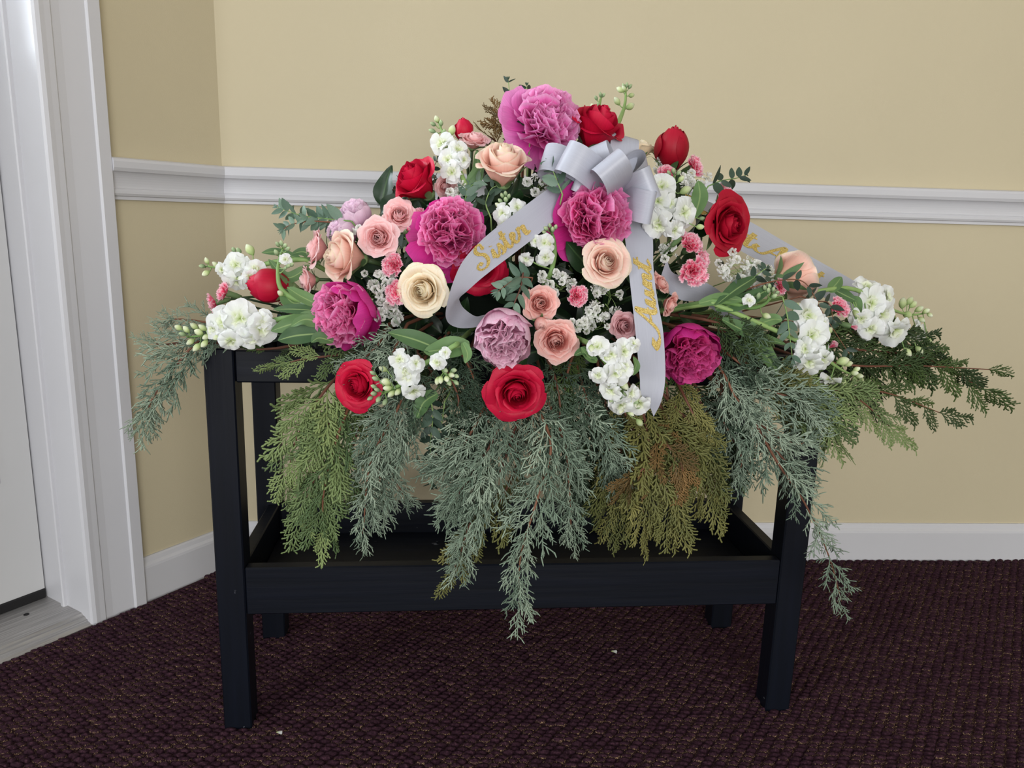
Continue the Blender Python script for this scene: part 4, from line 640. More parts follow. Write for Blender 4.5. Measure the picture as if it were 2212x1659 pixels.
GYPS = [
 ("widest cluster of baby's breath, between the leftmost peony and cream rose", (-0.1821, 1.0394, 0.6553), [((-0.1566, 0.9893, 0.6648), 0.0049), ((-0.1837, 1.0132, 0.6905), 0.0075), ((-0.1673, 1.0056, 0.7041), 0.0024), ((-0.1802, 0.9959, 0.686), 0.0062), ((-0.1883, 1.0022, 0.6573), 0.0071), ((-0.1871, 0.9827, 0.6585), 0.0066), ((-0.2032, 1.0033, 0.684), 0.0057), ((-0.1594, 1.0093, 0.6982), 0.006), ((-0.1596, 1.0076, 0.7041), 0.0061), ((-0.1773, 1.0161, 0.703), 0.0024), ((-0.1813, 0.9927, 0.6534), 0.0024), ((-0.1716, 0.9994, 0.704), 0.0066), ((-0.1773, 1.003, 0.7049), 0.0066), ((-0.1664, 0.994, 0.6949), 0.0058), ((-0.1578, 0.9955, 0.6947), 0.0072), ((-0.1579, 1.0008, 0.7105), 0.0024), ((-0.1802, 0.9982, 0.6815), 0.0024), ((-0.1875, 1.0136, 0.6909), 0.0065), ((-0.1928, 1.0016, 0.6613), 0.005), ((-0.1551, 0.9985, 0.6623), 0.0054), ((-0.1769, 1.0079, 0.6807), 0.0024), ((-0.1893, 1.0116, 0.6877), 0.0054), ((-0.1806, 0.9812, 0.6565), 0.0059), ((-0.1649, 0.9939, 0.6604), 0.0058), ((-0.1686, 0.9923, 0.6692), 0.0066), ((-0.1972, 1.016, 0.7041), 0.0054), ((-0.1684, 0.9927, 0.6585), 0.0058), ((-0.1619, 0.9804, 0.6673), 0.0065), ((-0.1839, 0.9995, 0.6617), 0.0024), ((-0.1736, 0.9927, 0.6699), 0.006), ((-0.1719, 0.9916, 0.6878), 0.0062), ((-0.174, 0.9909, 0.6792), 0.0062), ((-0.1759, 1.0021, 0.6768), 0.0066), ((-0.1876, 1.007, 0.6884), 0.0048)]),
 ("baby's breath beside the two lilac peony buds", (-0.2314, 1.0775, 0.743), [((-0.2312, 1.0388, 0.7437), 0.0057), ((-0.2159, 1.033, 0.7572), 0.0057), ((-0.2228, 1.0355, 0.7418), 0.0056), ((-0.2351, 1.0504, 0.7629), 0.0025), ((-0.2302, 1.0538, 0.7684), 0.0056), ((-0.2221, 1.023, 0.7537), 0.0024), ((-0.2281, 1.0252, 0.7531), 0.0073), ((-0.2258, 1.0361, 0.7468), 0.0064), ((-0.2329, 1.0264, 0.7476), 0.006), ((-0.2061, 1.027, 0.7621), 0.0059), ((-0.2293, 1.0493, 0.7727), 0.0052), ((-0.2231, 1.0464, 0.759), 0.0076)]),
 ("baby's breath in the dark centre under the Sister ribbon's end", (0.0552, 1.0409, 0.686), [((0.0335, 0.9824, 0.7053), 0.0057), ((0.0615, 0.9986, 0.7082), 0.007), ((0.0535, 1.001, 0.7102), 0.0066), ((0.0366, 0.9949, 0.7056), 0.0065), ((0.0669, 1.0011, 0.7059), 0.0057), ((0.0748, 0.9973, 0.7013), 0.0062), ((0.0678, 1.0042, 0.7081), 0.0024), ((0.0531, 0.9995, 0.6863), 0.0059), ((0.0517, 1.0, 0.6887), 0.0054), ((0.0447, 0.9921, 0.6912), 0.0047), ((0.061, 0.9966, 0.7104), 0.0057), ((0.0345, 0.9854, 0.7109), 0.0068), ((0.0408, 0.9975, 0.6978), 0.0023), ((0.0455, 0.9905, 0.6989), 0.0066), ((0.0605, 0.992, 0.7017), 0.0055), ((0.0527, 0.9969, 0.714), 0.0053), ((0.0731, 1.0048, 0.698), 0.0074), ((0.073, 1.0001, 0.6918), 0.0062)]),
 ("baby's breath left of the Aunt ribbon, below the blush rose", (0.1261, 1.0483, 0.6604), [((0.1027, 0.9973, 0.6741), 0.0067), ((0.1097, 1.0145, 0.7055), 0.0049), ((0.1117, 1.0153, 0.6957), 0.0074), ((0.139, 1.0214, 0.686), 0.0063), ((0.1144, 0.9945, 0.6727), 0.0024), ((0.1171, 0.9986, 0.6982), 0.0024), ((0.1035, 1.0022, 0.699), 0.0024), ((0.1066, 1.0016, 0.688), 0.0062), ((0.1201, 1.0066, 0.6976), 0.0073), ((0.1069, 1.0116, 0.7029), 0.006), ((0.1053, 0.9897, 0.6742), 0.0071), ((0.1025, 1.0041, 0.6938), 0.0053), ((0.1307, 1.0083, 0.6658), 0.0062), ((0.1353, 1.0054, 0.6665), 0.0058), ((0.119, 1.022, 0.7034), 0.0053), ((0.139, 1.0064, 0.6809), 0.0024), ((0.1089, 1.0107, 0.6853), 0.0067), ((0.1153, 1.0127, 0.6915), 0.0075), ((0.1056, 0.99, 0.667), 0.0061), ((0.1203, 1.0111, 0.7045), 0.0024)]),
 ("baby's breath between the mauve and widest salmon spray roses", (0.1038, 1.032, 0.6325), [((0.1097, 0.9889, 0.6537), 0.0023), ((0.1201, 0.9816, 0.6478), 0.0048), ((0.1012, 0.9935, 0.6466), 0.0072), ((0.0786, 0.97, 0.6472), 0.0068), ((0.0844, 0.9753, 0.6521), 0.0058), ((0.1155, 0.9843, 0.6587), 0.0071), ((0.0949, 0.9914, 0.6392), 0.0051), ((0.0943, 0.9916, 0.6553), 0.0065), ((0.1015, 0.9844, 0.6626), 0.0058), ((0.0954, 0.9803, 0.6656), 0.0054), ((0.1203, 1.0004, 0.6588), 0.0061), ((0.1035, 0.9841, 0.6568), 0.0071), ((0.0966, 0.9862, 0.6544), 0.0068), ((0.0961, 0.9922, 0.6672), 0.0056), ((0.0818, 0.9806, 0.644), 0.0064), ((0.0751, 0.9815, 0.6528), 0.0046), ((0.0749, 0.9816, 0.6528), 0.0049), ((0.0913, 0.9747, 0.6472), 0.0046), ((0.0899, 0.9759, 0.654), 0.0067), ((0.1061, 0.9802, 0.6697), 0.0062)]),
 ("small baby's breath tuft below the upper left stock", (-0.0802, 1.0954, 0.8056), [((-0.0814, 1.0333, 0.8026), 0.0062), ((-0.0732, 1.0454, 0.8206), 0.0075), ((-0.084, 1.0583, 0.8046), 0.0075), ((-0.0699, 1.0575, 0.8206), 0.0053), ((-0.0887, 1.0478, 0.8111), 0.0072), ((-0.0769, 1.0455, 0.811), 0.0071), ((-0.0799, 1.0601, 0.8141), 0.0062), ((-0.0714, 1.0482, 0.8149), 0.006), ((-0.088, 1.0398, 0.8115), 0.0061), ((-0.0738, 1.0591, 0.8144), 0.0052)]),
 ("baby's breath beside the upright blush rose and ribbon", (0.0306, 1.1007, 0.8162), [((0.0131, 1.0623, 0.8281), 0.0076), ((0.0236, 1.0483, 0.8147), 0.0073), ((0.0411, 1.0522, 0.8333), 0.007), ((0.0122, 1.0653, 0.8292), 0.0059), ((0.0313, 1.0604, 0.8316), 0.0025), ((0.0324, 1.0488, 0.8241), 0.0025), ((0.0227, 1.0643, 0.8344), 0.0061), ((0.0384, 1.0617, 0.8174), 0.006), ((0.0417, 1.057, 0.8248), 0.0065), ((0.0327, 1.0536, 0.8282), 0.0059)]),
 ("baby's breath between the bow and dark red rosebud", (0.2083, 1.1826, 0.8499), [((0.2008, 1.1521, 0.8666), 0.0056), ((0.204, 1.1331, 0.8538), 0.0065), ((0.2012, 1.1322, 0.8468), 0.0055), ((0.2078, 1.1405, 0.8514), 0.0061), ((0.2116, 1.1543, 0.8634), 0.0073), ((0.2021, 1.1481, 0.855), 0.0085), ((0.2045, 1.1389, 0.8534), 0.0059), ((0.2052, 1.1628, 0.8706), 0.0074)]),
 ("baby's breath under the upper right pink carnation", (0.2618, 1.1769, 0.8347), [((0.2728, 1.1521, 0.8433), 0.0028), ((0.2432, 1.132, 0.8409), 0.0057), ((0.2464, 1.1303, 0.8363), 0.008), ((0.2477, 1.1381, 0.85), 0.007), ((0.2449, 1.1275, 0.842), 0.0027), ((0.2498, 1.1476, 0.845), 0.0057), ((0.2398, 1.1322, 0.8424), 0.0068), ((0.2639, 1.1473, 0.8356), 0.0075), ((0.2328, 1.1102, 0.8322), 0.0071), ((0.2726, 1.1477, 0.8459), 0.0084), ((0.2325, 1.1276, 0.8448), 0.0067), ((0.2449, 1.1288, 0.8365), 0.0027)]),
 ("baby's breath below the large dark red rose", (0.3231, 1.123, 0.7064), [((0.3214, 1.0923, 0.7139), 0.0081), ((0.283, 1.0608, 0.7125), 0.0069), ((0.2941, 1.068, 0.729), 0.0066), ((0.3338, 1.1011, 0.7274), 0.0027), ((0.3467, 1.1056, 0.7242), 0.0071), ((0.341, 1.1034, 0.727), 0.0067), ((0.3258, 1.0953, 0.7357), 0.0027), ((0.314, 1.0714, 0.7067), 0.0071), ((0.2814, 1.0791, 0.7272), 0.006), ((0.2921, 1.0737, 0.7213), 0.0026), ((0.3311, 1.1017, 0.7269), 0.0063), ((0.2884, 1.065, 0.7172), 0.0071), ((0.2913, 1.07, 0.708), 0.0057), ((0.3061, 1.0784, 0.7325), 0.0068), ((0.302, 1.0689, 0.7072), 0.0056), ((0.2804, 1.0606, 0.7196), 0.0063), ((0.3015, 1.0862, 0.7424), 0.0067), ((0.335, 1.0954, 0.7182), 0.0027), ((0.3426, 1.1, 0.7152), 0.0054), ((0.2958, 1.0786, 0.7258), 0.0069), ((0.319, 1.082, 0.7257), 0.0079), ((0.2929, 1.0613, 0.7075), 0.0054), ((0.285, 1.0631, 0.7216), 0.0058), ((0.3294, 1.0869, 0.7209), 0.0077), ((0.3314, 1.0983, 0.7327), 0.0027), ((0.3352, 1.0956, 0.7216), 0.0027)]),
 ("baby's breath left of the blush rose on the right", (0.3646, 1.1322, 0.6891), [((0.3408, 1.0862, 0.7095), 0.0074), ((0.3592, 1.1043, 0.72), 0.0072), ((0.3708, 1.105, 0.7076), 0.0057), ((0.348, 1.0966, 0.7209), 0.0059), ((0.3484, 1.08, 0.7055), 0.0027), ((0.3483, 1.0774, 0.6997), 0.0067), ((0.3288, 1.077, 0.7111), 0.0068), ((0.3631, 1.1038, 0.7175), 0.0055), ((0.3379, 1.085, 0.6952), 0.008), ((0.3558, 1.0818, 0.693), 0.0059), ((0.3557, 1.0883, 0.706), 0.0077), ((0.3621, 1.0866, 0.7003), 0.0069), ((0.3408, 1.0942, 0.7261), 0.0074), ((0.3382, 1.0841, 0.7165), 0.0076), ((0.341, 1.0963, 0.7233), 0.0027), ((0.3384, 1.0771, 0.6971), 0.0074)]),
 ("baby's breath between the Aunt ribbon and pink carnations", (0.2177, 1.1064, 0.7307), [((0.2025, 1.0663, 0.7426), 0.0072), ((0.2187, 1.0626, 0.7371), 0.0025), ((0.1997, 1.0601, 0.7359), 0.0025), ((0.2013, 1.0707, 0.7455), 0.0071), ((0.2009, 1.0494, 0.732), 0.0067), ((0.2125, 1.0637, 0.7487), 0.0075), ((0.2023, 1.0621, 0.7484), 0.0025), ((0.1989, 1.0694, 0.7465), 0.0025)]),
 ("low baby's breath tuft right of the leftmost peony", (-0.1694, 1.0375, 0.6317), [((-0.1513, 0.9844, 0.6595), 0.0047), ((-0.1753, 0.9859, 0.6499), 0.0061), ((-0.1516, 0.9828, 0.6457), 0.007), ((-0.1478, 0.983, 0.6496), 0.0023), ((-0.1486, 0.9986, 0.653), 0.0059), ((-0.1499, 0.9981, 0.6483), 0.0073), ((-0.1559, 0.9994, 0.6556), 0.0073), ((-0.1625, 0.9994, 0.6527), 0.0062), ((-0.1714, 0.9877, 0.6582), 0.0063), ((-0.1693, 0.9837, 0.6505), 0.0058)]),
]
EUC = [
 ('leafy eucalyptus sprig jutting left above the pink roses', [(-0.2163, 1.0323, 0.7704), (-0.2552, 1.042, 0.7729), (-0.2885, 1.052, 0.7763), (-0.3248, 1.0707, 0.7858)], 0.0213, 15, 'e'),
 ('lower eucalyptus sprig jutting left beside the lilac peony buds', [(-0.2418, 1.0369, 0.7685), (-0.274, 1.0433, 0.7688), (-0.3003, 1.0485, 0.7639), (-0.3113, 1.0473, 0.7575)], 0.0189, 8, 'e'),
 ('tall eucalyptus tip rising highest above the top peony', [(-0.0054, 1.0937, 0.8856), (-0.0102, 1.1162, 0.9183), (-0.0136, 1.1353, 0.9421), (-0.0174, 1.1708, 0.9742)], 0.0197, 5, 'd'),
 ('shorter eucalyptus tip rising in front of the top peony', [(0.0153, 1.0915, 0.886), (0.0115, 1.1142, 0.9186), (0.0097, 1.1332, 0.9424), (0.0093, 1.1543, 0.9641)], 0.0183, 5, 'd'),
 ("small eucalyptus sprig in front of the bow's left loop", [(0.0577, 1.0106, 0.8114), (0.0515, 1.0164, 0.8258), (0.0453, 1.0219, 0.8403), (0.041, 1.0275, 0.8508)], 0.0202, 6, 'e'),
 ('eucalyptus sprig hanging down onto the light pink peony', [(0.01, 0.9593, 0.714), (0.0076, 0.954, 0.6973), (-0.0004, 0.9458, 0.6751), (-0.0026, 0.941, 0.6528), (-0.005, 0.9366, 0.6361)], 0.019, 8, 'e'),
 ('eucalyptus sprig beside the half hidden red rose', [(0.0218, 0.9667, 0.7081), (0.0044, 0.9669, 0.7076), (-0.0098, 0.9641, 0.6988), (-0.021, 0.9612, 0.6902)], 0.0192, 6, 'e'),
 ('thin eucalyptus strand hanging below the lower left stock', [(-0.1015, 0.9372, 0.5572), (-0.0995, 0.9474, 0.5307), (-0.1041, 0.9643, 0.4887), (-0.107, 1.0058, 0.4165)], 0.0195, 8, 'd'),
 ('dark eucalyptus strand hanging beside the lower left stock', [(-0.0849, 0.9472, 0.5493), (-0.0885, 0.9566, 0.5224), (-0.0955, 0.9688, 0.4939), (-0.1032, 0.9859, 0.4629)], 0.0197, 7, 'd'),
 ('eucalyptus twig jutting right above the pale pink carnation', [(0.2711, 1.1297, 0.8322), (0.2959, 1.152, 0.8415), (0.3222, 1.1759, 0.8466), (0.3466, 1.2103, 0.8537)], 0.0209, 5, 'd'),
 ('thin eucalyptus twig crossing the blush rose on the right', [(0.3268, 1.0357, 0.7021), (0.3639, 1.0556, 0.7077), (0.4025, 1.0734, 0.7029), (0.4305, 1.0673, 0.6607), (0.4736, 1.0701, 0.6059)], 0.0196, 7, 'd'),
 ('eucalyptus sprig hanging left of the right stock spike', [(0.3628, 1.0459, 0.6866), (0.3692, 1.039, 0.6624), (0.3719, 1.0308, 0.6385), (0.3779, 1.0255, 0.6047)], 0.022, 6, 'e'),
 ('eucalyptus sprig between the left peony and upright blush rose', [(-0.0637, 1.0227, 0.7793), (-0.0678, 1.0342, 0.8029), (-0.0595, 1.0422, 0.821), (-0.0446, 1.0465, 0.8305)], 0.0206, 7, 'e'),
 ('eucalyptus sprig under the upright blush rose', [(-0.0335, 1.0201, 0.7801), (-0.0403, 1.0297, 0.7976), (-0.0349, 1.0375, 0.8156), (-0.026, 1.0395, 0.8218)], 0.0192, 5, 'd'),
 ('short eucalyptus sprig under the left red rosebud', [(-0.285, 1.002, 0.6428), (-0.3052, 1.0108, 0.6595), (-0.3193, 1.0183, 0.6705), (-0.3294, 1.0219, 0.676)], 0.0174, 5, 'd'),
 ('eucalyptus sprig behind the upper left red rose', [(-0.1479, 1.0661, 0.8075), (-0.1366, 1.0751, 0.8264), (-0.1183, 1.0787, 0.8392), (-0.1098, 1.0866, 0.8551)], 0.0177, 5, 'd'),
 ("dark eucalyptus sprig under the right baby's breath", [(0.2787, 1.0358, 0.6853), (0.3071, 1.0518, 0.697), (0.3372, 1.0733, 0.7151), (0.3485, 1.0806, 0.7213)], 0.0192, 5, 'd'),
 ('dark eucalyptus sprig left of the upper left peony', [(-0.1559, 1.0348, 0.7589), (-0.1428, 1.0283, 0.7474), (-0.1357, 1.0206, 0.7329), (-0.1324, 1.0186, 0.7241)], 0.0182, 5, 'd'),
 ('eucalyptus sprig among the far right carnations', [(0.4001, 1.0792, 0.6843), (0.4232, 1.087, 0.6777), (0.4478, 1.0985, 0.6739), (0.4541, 1.0914, 0.6517)], 0.0232, 5, 'd'),
]
EVERGREENS = [
 ('juniper', 'blue', [(-0.381, 1.064, 0.6126), (-0.4155, 1.0205, 0.6118), (-0.4451, 0.9976, 0.5773), (-0.4729, 0.9849, 0.5355), (-0.48, 0.9842, 0.5159)], 0.0683, 22, 'blue-green juniper branch drooping at the far left past the stand'),
 ('juniper', 'blue', [(-0.3715, 1.075, 0.6178), (-0.4116, 1.0611, 0.6252), (-0.4546, 1.057, 0.631), (-0.4704, 1.0555, 0.6307)], 0.0469, 10, 'short juniper tip behind the far left white stock'),
 ('juniper', 'blue', [(-0.4054, 1.0416, 0.6024), (-0.444, 1.0279, 0.6035), (-0.4698, 1.0153, 0.6017), (-0.4763, 1.0112, 0.6043)], 0.0397, 9, 'juniper twig reaching furthest left toward the door casing'),
 ('juniper', 'blue', [(-0.164, 1.0045, 0.6397), (-0.1693, 0.9638, 0.6214), (-0.1868, 0.9621, 0.6033), (-0.1995, 0.9609, 0.598)], 0.0463, 12, 'bushy juniper over the front rail left of the cream rose'),
 ('juniper', 'blue', [(-0.1386, 0.9969, 0.6414), (-0.1489, 0.9457, 0.6132), (-0.1513, 0.9429, 0.6078)], 0.051, 12, 'bushy juniper above the lower left stock'),
 ('juniper', 'blue', [(-0.1253, 0.9881, 0.582), (-0.1493, 0.9456, 0.5297), (-0.177, 0.9329, 0.4715), (-0.1876, 0.9319, 0.3761)], 0.0635, 26, 'juniper branch hanging left of centre with a long single tip'),
 ('juniper', 'blue', [(-0.1373, 0.9869, 0.5695), (-0.1644, 0.9643, 0.5058), (-0.1691, 0.9538, 0.446), (-0.1705, 0.9598, 0.4079)], 0.0623, 22, 'juniper branch hanging behind the left long tip'),
 ('juniper', 'blue', [(-0.1133, 0.9892, 0.5634), (-0.1347, 0.9671, 0.5059), (-0.1528, 0.9654, 0.4553), (-0.1412, 0.9665, 0.4177)], 0.0562, 20, 'juniper branch hanging left of the eucalyptus strand'),
 ('juniper', 'blue', [(0.0272, 0.9826, 0.5502), (0.0512, 0.9347, 0.502), (0.0354, 0.9131, 0.4355), (0.017, 0.9013, 0.3655), (0.0169, 0.9013, 0.2959)], 0.0684, 32, 'longest juniper branch hanging at the centre over the tray'),
 ('juniper', 'blue', [(-0.0031, 0.9797, 0.55), (-0.0249, 0.9374, 0.499), (-0.0528, 0.9247, 0.4533), (-0.0675, 0.9233, 0.4311)], 0.0657, 26, 'juniper branch hanging left of the longest central one'),
 ('juniper', 'blue', [(-0.028, 0.9974, 0.5515), (-0.0496, 0.9552, 0.5116), (-0.0721, 0.943, 0.4775), (-0.0788, 0.9423, 0.4746)], 0.0638, 22, 'juniper branch spreading left under the lowest red rose'),
 ('juniper', 'blue', [(0.0097, 0.9809, 0.5251), (-0.0123, 0.9387, 0.462), (-0.0461, 0.9254, 0.4034), (-0.0615, 0.9239, 0.3515)], 0.0665, 26, 'juniper branch reaching down to the tray, left of the centre'),
 ('juniper', 'blue', [(0.0455, 0.9844, 0.5503), (0.0696, 0.9465, 0.499), (0.0783, 0.9473, 0.4365), (0.0827, 0.9478, 0.3835)], 0.0635, 26, 'juniper branch hanging right of the longest central one'),
 ('juniper', 'blue', [(0.0758, 0.9873, 0.5567), (0.1115, 0.9606, 0.5209), (0.1317, 0.9625, 0.4835), (0.1391, 0.9679, 0.4641)], 0.0643, 20, 'juniper branch spreading right below the white stock'),
 ('juniper', 'teal', [(0.0602, 1.036, 0.5517), (0.0856, 1.0083, 0.5071), (0.0944, 1.0092, 0.4546), (0.0959, 1.0093, 0.4199)], 0.0673, 22, 'darker juniper branch deep behind the centre right'),
 ('juniper', 'teal', [(-0.0675, 1.0338, 0.5616), (-0.053, 1.0151, 0.5144), (-0.0585, 1.0146, 0.4617), (-0.0512, 1.0153, 0.433)], 0.0675, 22, 'darker juniper branch deep behind the centre left'),
 ('juniper', 'blue', [(0.272, 1.0262, 0.5857), (0.3124, 0.9999, 0.5415), (0.3614, 0.9946, 0.467), (0.4069, 0.9989, 0.4071), (0.4488, 1.003, 0.3315), (0.4759, 1.0056, 0.2611)], 0.0627, 22, "long juniper branch trailing down past the stand's right leg"),
 ('juniper', 'blue', [(0.2912, 1.0481, 0.5753), (0.3324, 1.0119, 0.5648), (0.3814, 1.0065, 0.5546), (0.3875, 1.0071, 0.5521)], 0.0698, 20, "juniper branch spreading right at the stand's right corner"),
 ('juniper', 'blue', [(0.3149, 1.0303, 0.5406), (0.3511, 1.0137, 0.5067), (0.3884, 1.0072, 0.49), (0.4051, 1.0088, 0.5005)], 0.0614, 16, 'juniper branch over the top of the right leg'),
 ('juniper', 'blue', [(0.3274, 1.0315, 0.5472), (0.3381, 1.0124, 0.5067), (0.3782, 1.0062, 0.4637), (0.3946, 1.0078, 0.4422)], 0.0611, 18, 'juniper branch hanging inside the right leg'),
 ('juniper', 'blue', [(0.2895, 1.0379, 0.5643), (0.2876, 1.0176, 0.5234), (0.3152, 1.0102, 0.4739), (0.3173, 1.0104, 0.4515)], 0.0635, 18, 'juniper branch hanging right of the olive cedar'),
 ('juniper', 'teal', [(0.2421, 1.0535, 0.5596), (0.266, 1.0357, 0.5314), (0.2819, 1.0372, 0.4982), (0.2872, 1.0377, 0.4749)], 0.0641, 16, 'dark juniper under the deep magenta peony'),
 ('cedar', 'green', [(-0.2248, 0.9986, 0.5771), (-0.2456, 0.9565, 0.5486), (-0.2734, 0.9438, 0.4961), (-0.2849, 0.9427, 0.45)], 0.077, 18, 'green cedar frond hanging furthest left under the front rail'),
 ('cedar', 'green', [(-0.211, 0.9899, 0.5605), (-0.2325, 0.9477, 0.5146), (-0.249, 0.9361, 0.4498), (-0.2637, 0.9346, 0.4094)], 0.0797, 20, 'green cedar frond hanging at the left, second from the leg'),
 ('cedar', 'green', [(-0.2051, 0.9905, 0.5543), (-0.2189, 0.9389, 0.5052), (-0.2354, 0.9273, 0.4347), (-0.2383, 0.927, 0.3881)], 0.0761, 20, 'green cedar frond with the lowest tip on the left'),
 ('cedar', 'green', [(-0.1932, 0.9916, 0.5481), (-0.1999, 0.9608, 0.4995), (-0.2163, 0.9492, 0.4525), (-0.2158, 0.9493, 0.4462)], 0.0715, 16, 'green cedar frond hanging behind the left juniper'),
 ('cedar', 'green', [(-0.1877, 1.0323, 0.6036), (-0.2244, 0.9987, 0.5989), (-0.2695, 0.9843, 0.594), (-0.2894, 0.9824, 0.5894)], 0.0576, 12, 'cedar frond lying along the front rail at left'),
 ('cedar', 'dark', [(-0.3002, 1.0517, 0.6005), (-0.3223, 1.0395, 0.5974), (-0.3438, 1.0274, 0.5969), (-0.3474, 1.0271, 0.5972)], 0.0386, 6, 'small cedar sprig under the left white stock'),
 ('cedar', 'olive', [(0.1724, 1.0166, 0.5463), (0.1814, 0.9773, 0.4994), (0.1779, 0.9669, 0.4322), (0.181, 0.9672, 0.3834)], 0.0784, 20, "olive cedar frond hanging below the Aunt ribbon's end"),
 ('cedar', 'olive', [(0.198, 1.0191, 0.5465), (0.2125, 0.9803, 0.4994), (0.2154, 0.9705, 0.432), (0.2182, 0.9708, 0.3932)], 0.079, 20, "olive cedar frond hanging right of the Aunt ribbon's end"),
 ('cedar', 'olive', [(0.2108, 1.0203, 0.5466), (0.2454, 0.9935, 0.5093), (0.2595, 0.9848, 0.4608), (0.2696, 0.9858, 0.4246)], 0.0803, 20, 'olive cedar frond hanging furthest right of the middle'),
 ('cedar', 'olive', [(0.1549, 1.015, 0.5204), (0.1485, 0.9943, 0.474), (0.1373, 0.9831, 0.4251), (0.1396, 0.9834, 0.3833)], 0.0736, 18, "olive cedar frond hanging left of the Aunt ribbon's end"),
 ('cedar', 'brown', [(0.184, 0.9977, 0.5129), (0.2024, 0.9592, 0.499), (0.2203, 0.9509, 0.4772), (0.2243, 0.9513, 0.4604)], 0.0565, 12, 'browning cedar twig in front of the olive fronds'),
 ('cedar', 'brown', [(0.1943, 0.9786, 0.493), (0.1797, 0.9571, 0.474), (0.1608, 0.9452, 0.4586), (0.1574, 0.9449, 0.4548)], 0.0536, 10, 'browning cedar twig pointing down left below the ribbon'),
 ('cedar', 'olive', [(0.0115, 0.9811, 0.4613), (-0.0116, 0.9588, 0.4168), (-0.0468, 0.9454, 0.3759), (-0.0708, 0.9361, 0.3252)], 0.0658, 14, 'yellowish cedar frond hanging between the central junipers'),
 ('cedar', 'dark', [(0.2603, 1.0753, 0.5554), (0.2831, 1.0473, 0.5156), (0.3072, 1.0497, 0.4682), (0.3183, 1.0507, 0.4464)], 0.0782, 16, 'dark cedar frond deep behind the right side'),
 ('cedar', 'dark', [(0.1274, 1.0626, 0.541), (0.1212, 1.0419, 0.4923), (0.1174, 1.0415, 0.4379), (0.1171, 1.0415, 0.4116)], 0.0762, 16, 'dark cedar frond deep behind the centre'),
 ('cedar', 'dark', [(-0.0621, 1.0544, 0.5375), (-0.0642, 1.0442, 0.5065), (-0.0604, 1.0445, 0.466), (-0.0549, 1.0451, 0.452)], 0.0568, 10, 'dark cedar frond hanging under the light pink peony'),
 ('cedar', 'dark', [(0.4204, 1.171, 0.6048), (0.5376, 1.1923, 0.5937), (0.6656, 1.2247, 0.5767), (0.7857, 1.2521, 0.5221)], 0.0925, 22, 'dark cedar branch reaching furthest right over the wall'),
 ('cedar', 'dark', [(0.4258, 1.1414, 0.5886), (0.5266, 1.1611, 0.5735), (0.6347, 1.1916, 0.5707), (0.7651, 1.2123, 0.5642)], 0.0754, 16, 'upper dark cedar frond at the far right'),
 ('cedar', 'dark', [(0.4054, 1.1193, 0.578), (0.4798, 1.1265, 0.5506), (0.5792, 1.1561, 0.5325), (0.6736, 1.1729, 0.4994)], 0.0763, 18, 'middle dark cedar frond at the far right'),
 ('cedar', 'green', [(0.3702, 1.0959, 0.5815), (0.4344, 1.0819, 0.5589), (0.4993, 1.0882, 0.5388), (0.5557, 1.0936, 0.4964)], 0.0727, 18, 'lowest green cedar frond at the far right'),
 ('cedar', 'green', [(0.3536, 1.0842, 0.5765), (0.4004, 1.0586, 0.5497), (0.4406, 1.0524, 0.5188), (0.4515, 1.0534, 0.5034)], 0.0809, 18, 'green cedar frond covering the top of the right leg'),
 ('cedar', 'olive', [(0.308, 1.0698, 0.598), (0.3439, 1.0331, 0.5799), (0.3755, 1.0261, 0.5564), (0.3886, 1.0273, 0.5421)], 0.0646, 16, 'olive cedar frond right of the deep magenta peony'),
 ('cedar', 'dark', [(0.2586, 1.045, 0.6523), (0.2794, 1.0269, 0.649), (0.3027, 1.0191, 0.6414), (0.3155, 1.0203, 0.6367)], 0.0563, 10, "dark cedar sprig right of the deep magenta peony's top"),
 ('cedar', 'dark', [(0.4427, 1.1631, 0.6351), (0.5344, 1.192, 0.6192), (0.6228, 1.2206, 0.6025), (0.6516, 1.2279, 0.5919)], 0.0999, 18, 'dark cedar frond under the furthest right stock'),
 ('juniper', 'teal', [(-0.1537, 1.0155, 0.5948), (-0.1346, 0.9671, 0.5737), (-0.1203, 0.9484, 0.548), (-0.1231, 0.9481, 0.5303)], 0.0495, 12, 'dark juniper tucked under the lower left stock leaves'),
 ('juniper', 'teal', [(-0.1045, 1.0202, 0.6016), (-0.0815, 0.9722, 0.5802), (-0.0678, 0.9534, 0.5544), (-0.0705, 0.9532, 0.5365)], 0.0494, 12, 'dark juniper left of the lowest red rose'),
 ('juniper', 'teal', [(-0.0617, 1.0344, 0.594), (-0.0466, 0.9956, 0.564), (-0.0329, 0.9769, 0.5312), (-0.0292, 0.9772, 0.5073)], 0.0536, 12, "dark juniper behind the lowest red rose's left edge"),
 ('juniper', 'teal', [(0.0452, 1.0245, 0.5987), (0.0567, 0.9855, 0.5753), (0.063, 0.966, 0.5428), (0.0607, 0.9657, 0.5196)], 0.053, 13, 'dark juniper right of the lowest red rose'),
 ('juniper', 'teal', [(0.083, 1.0282, 0.5991), (0.0903, 0.9887, 0.5755), (0.0989, 0.9694, 0.5492), (0.1058, 0.9701, 0.5311)], 0.0532, 13, 'dark juniper left of the hanging white stock'),
 ('juniper', 'teal', [(0.008, 1.0411, 0.5883), (0.0153, 1.0217, 0.5536), (0.0224, 1.0023, 0.5199), (0.0271, 1.0027, 0.4888)], 0.055, 12, 'dark juniper directly behind the lowest red rose'),
 ('cedar', 'dark', [(0.1743, 1.047, 0.5919), (0.1798, 1.0274, 0.557), (0.1864, 1.018, 0.527), (0.1936, 1.0187, 0.5088)], 0.0591, 12, 'dark cedar behind the hanging white stock'),
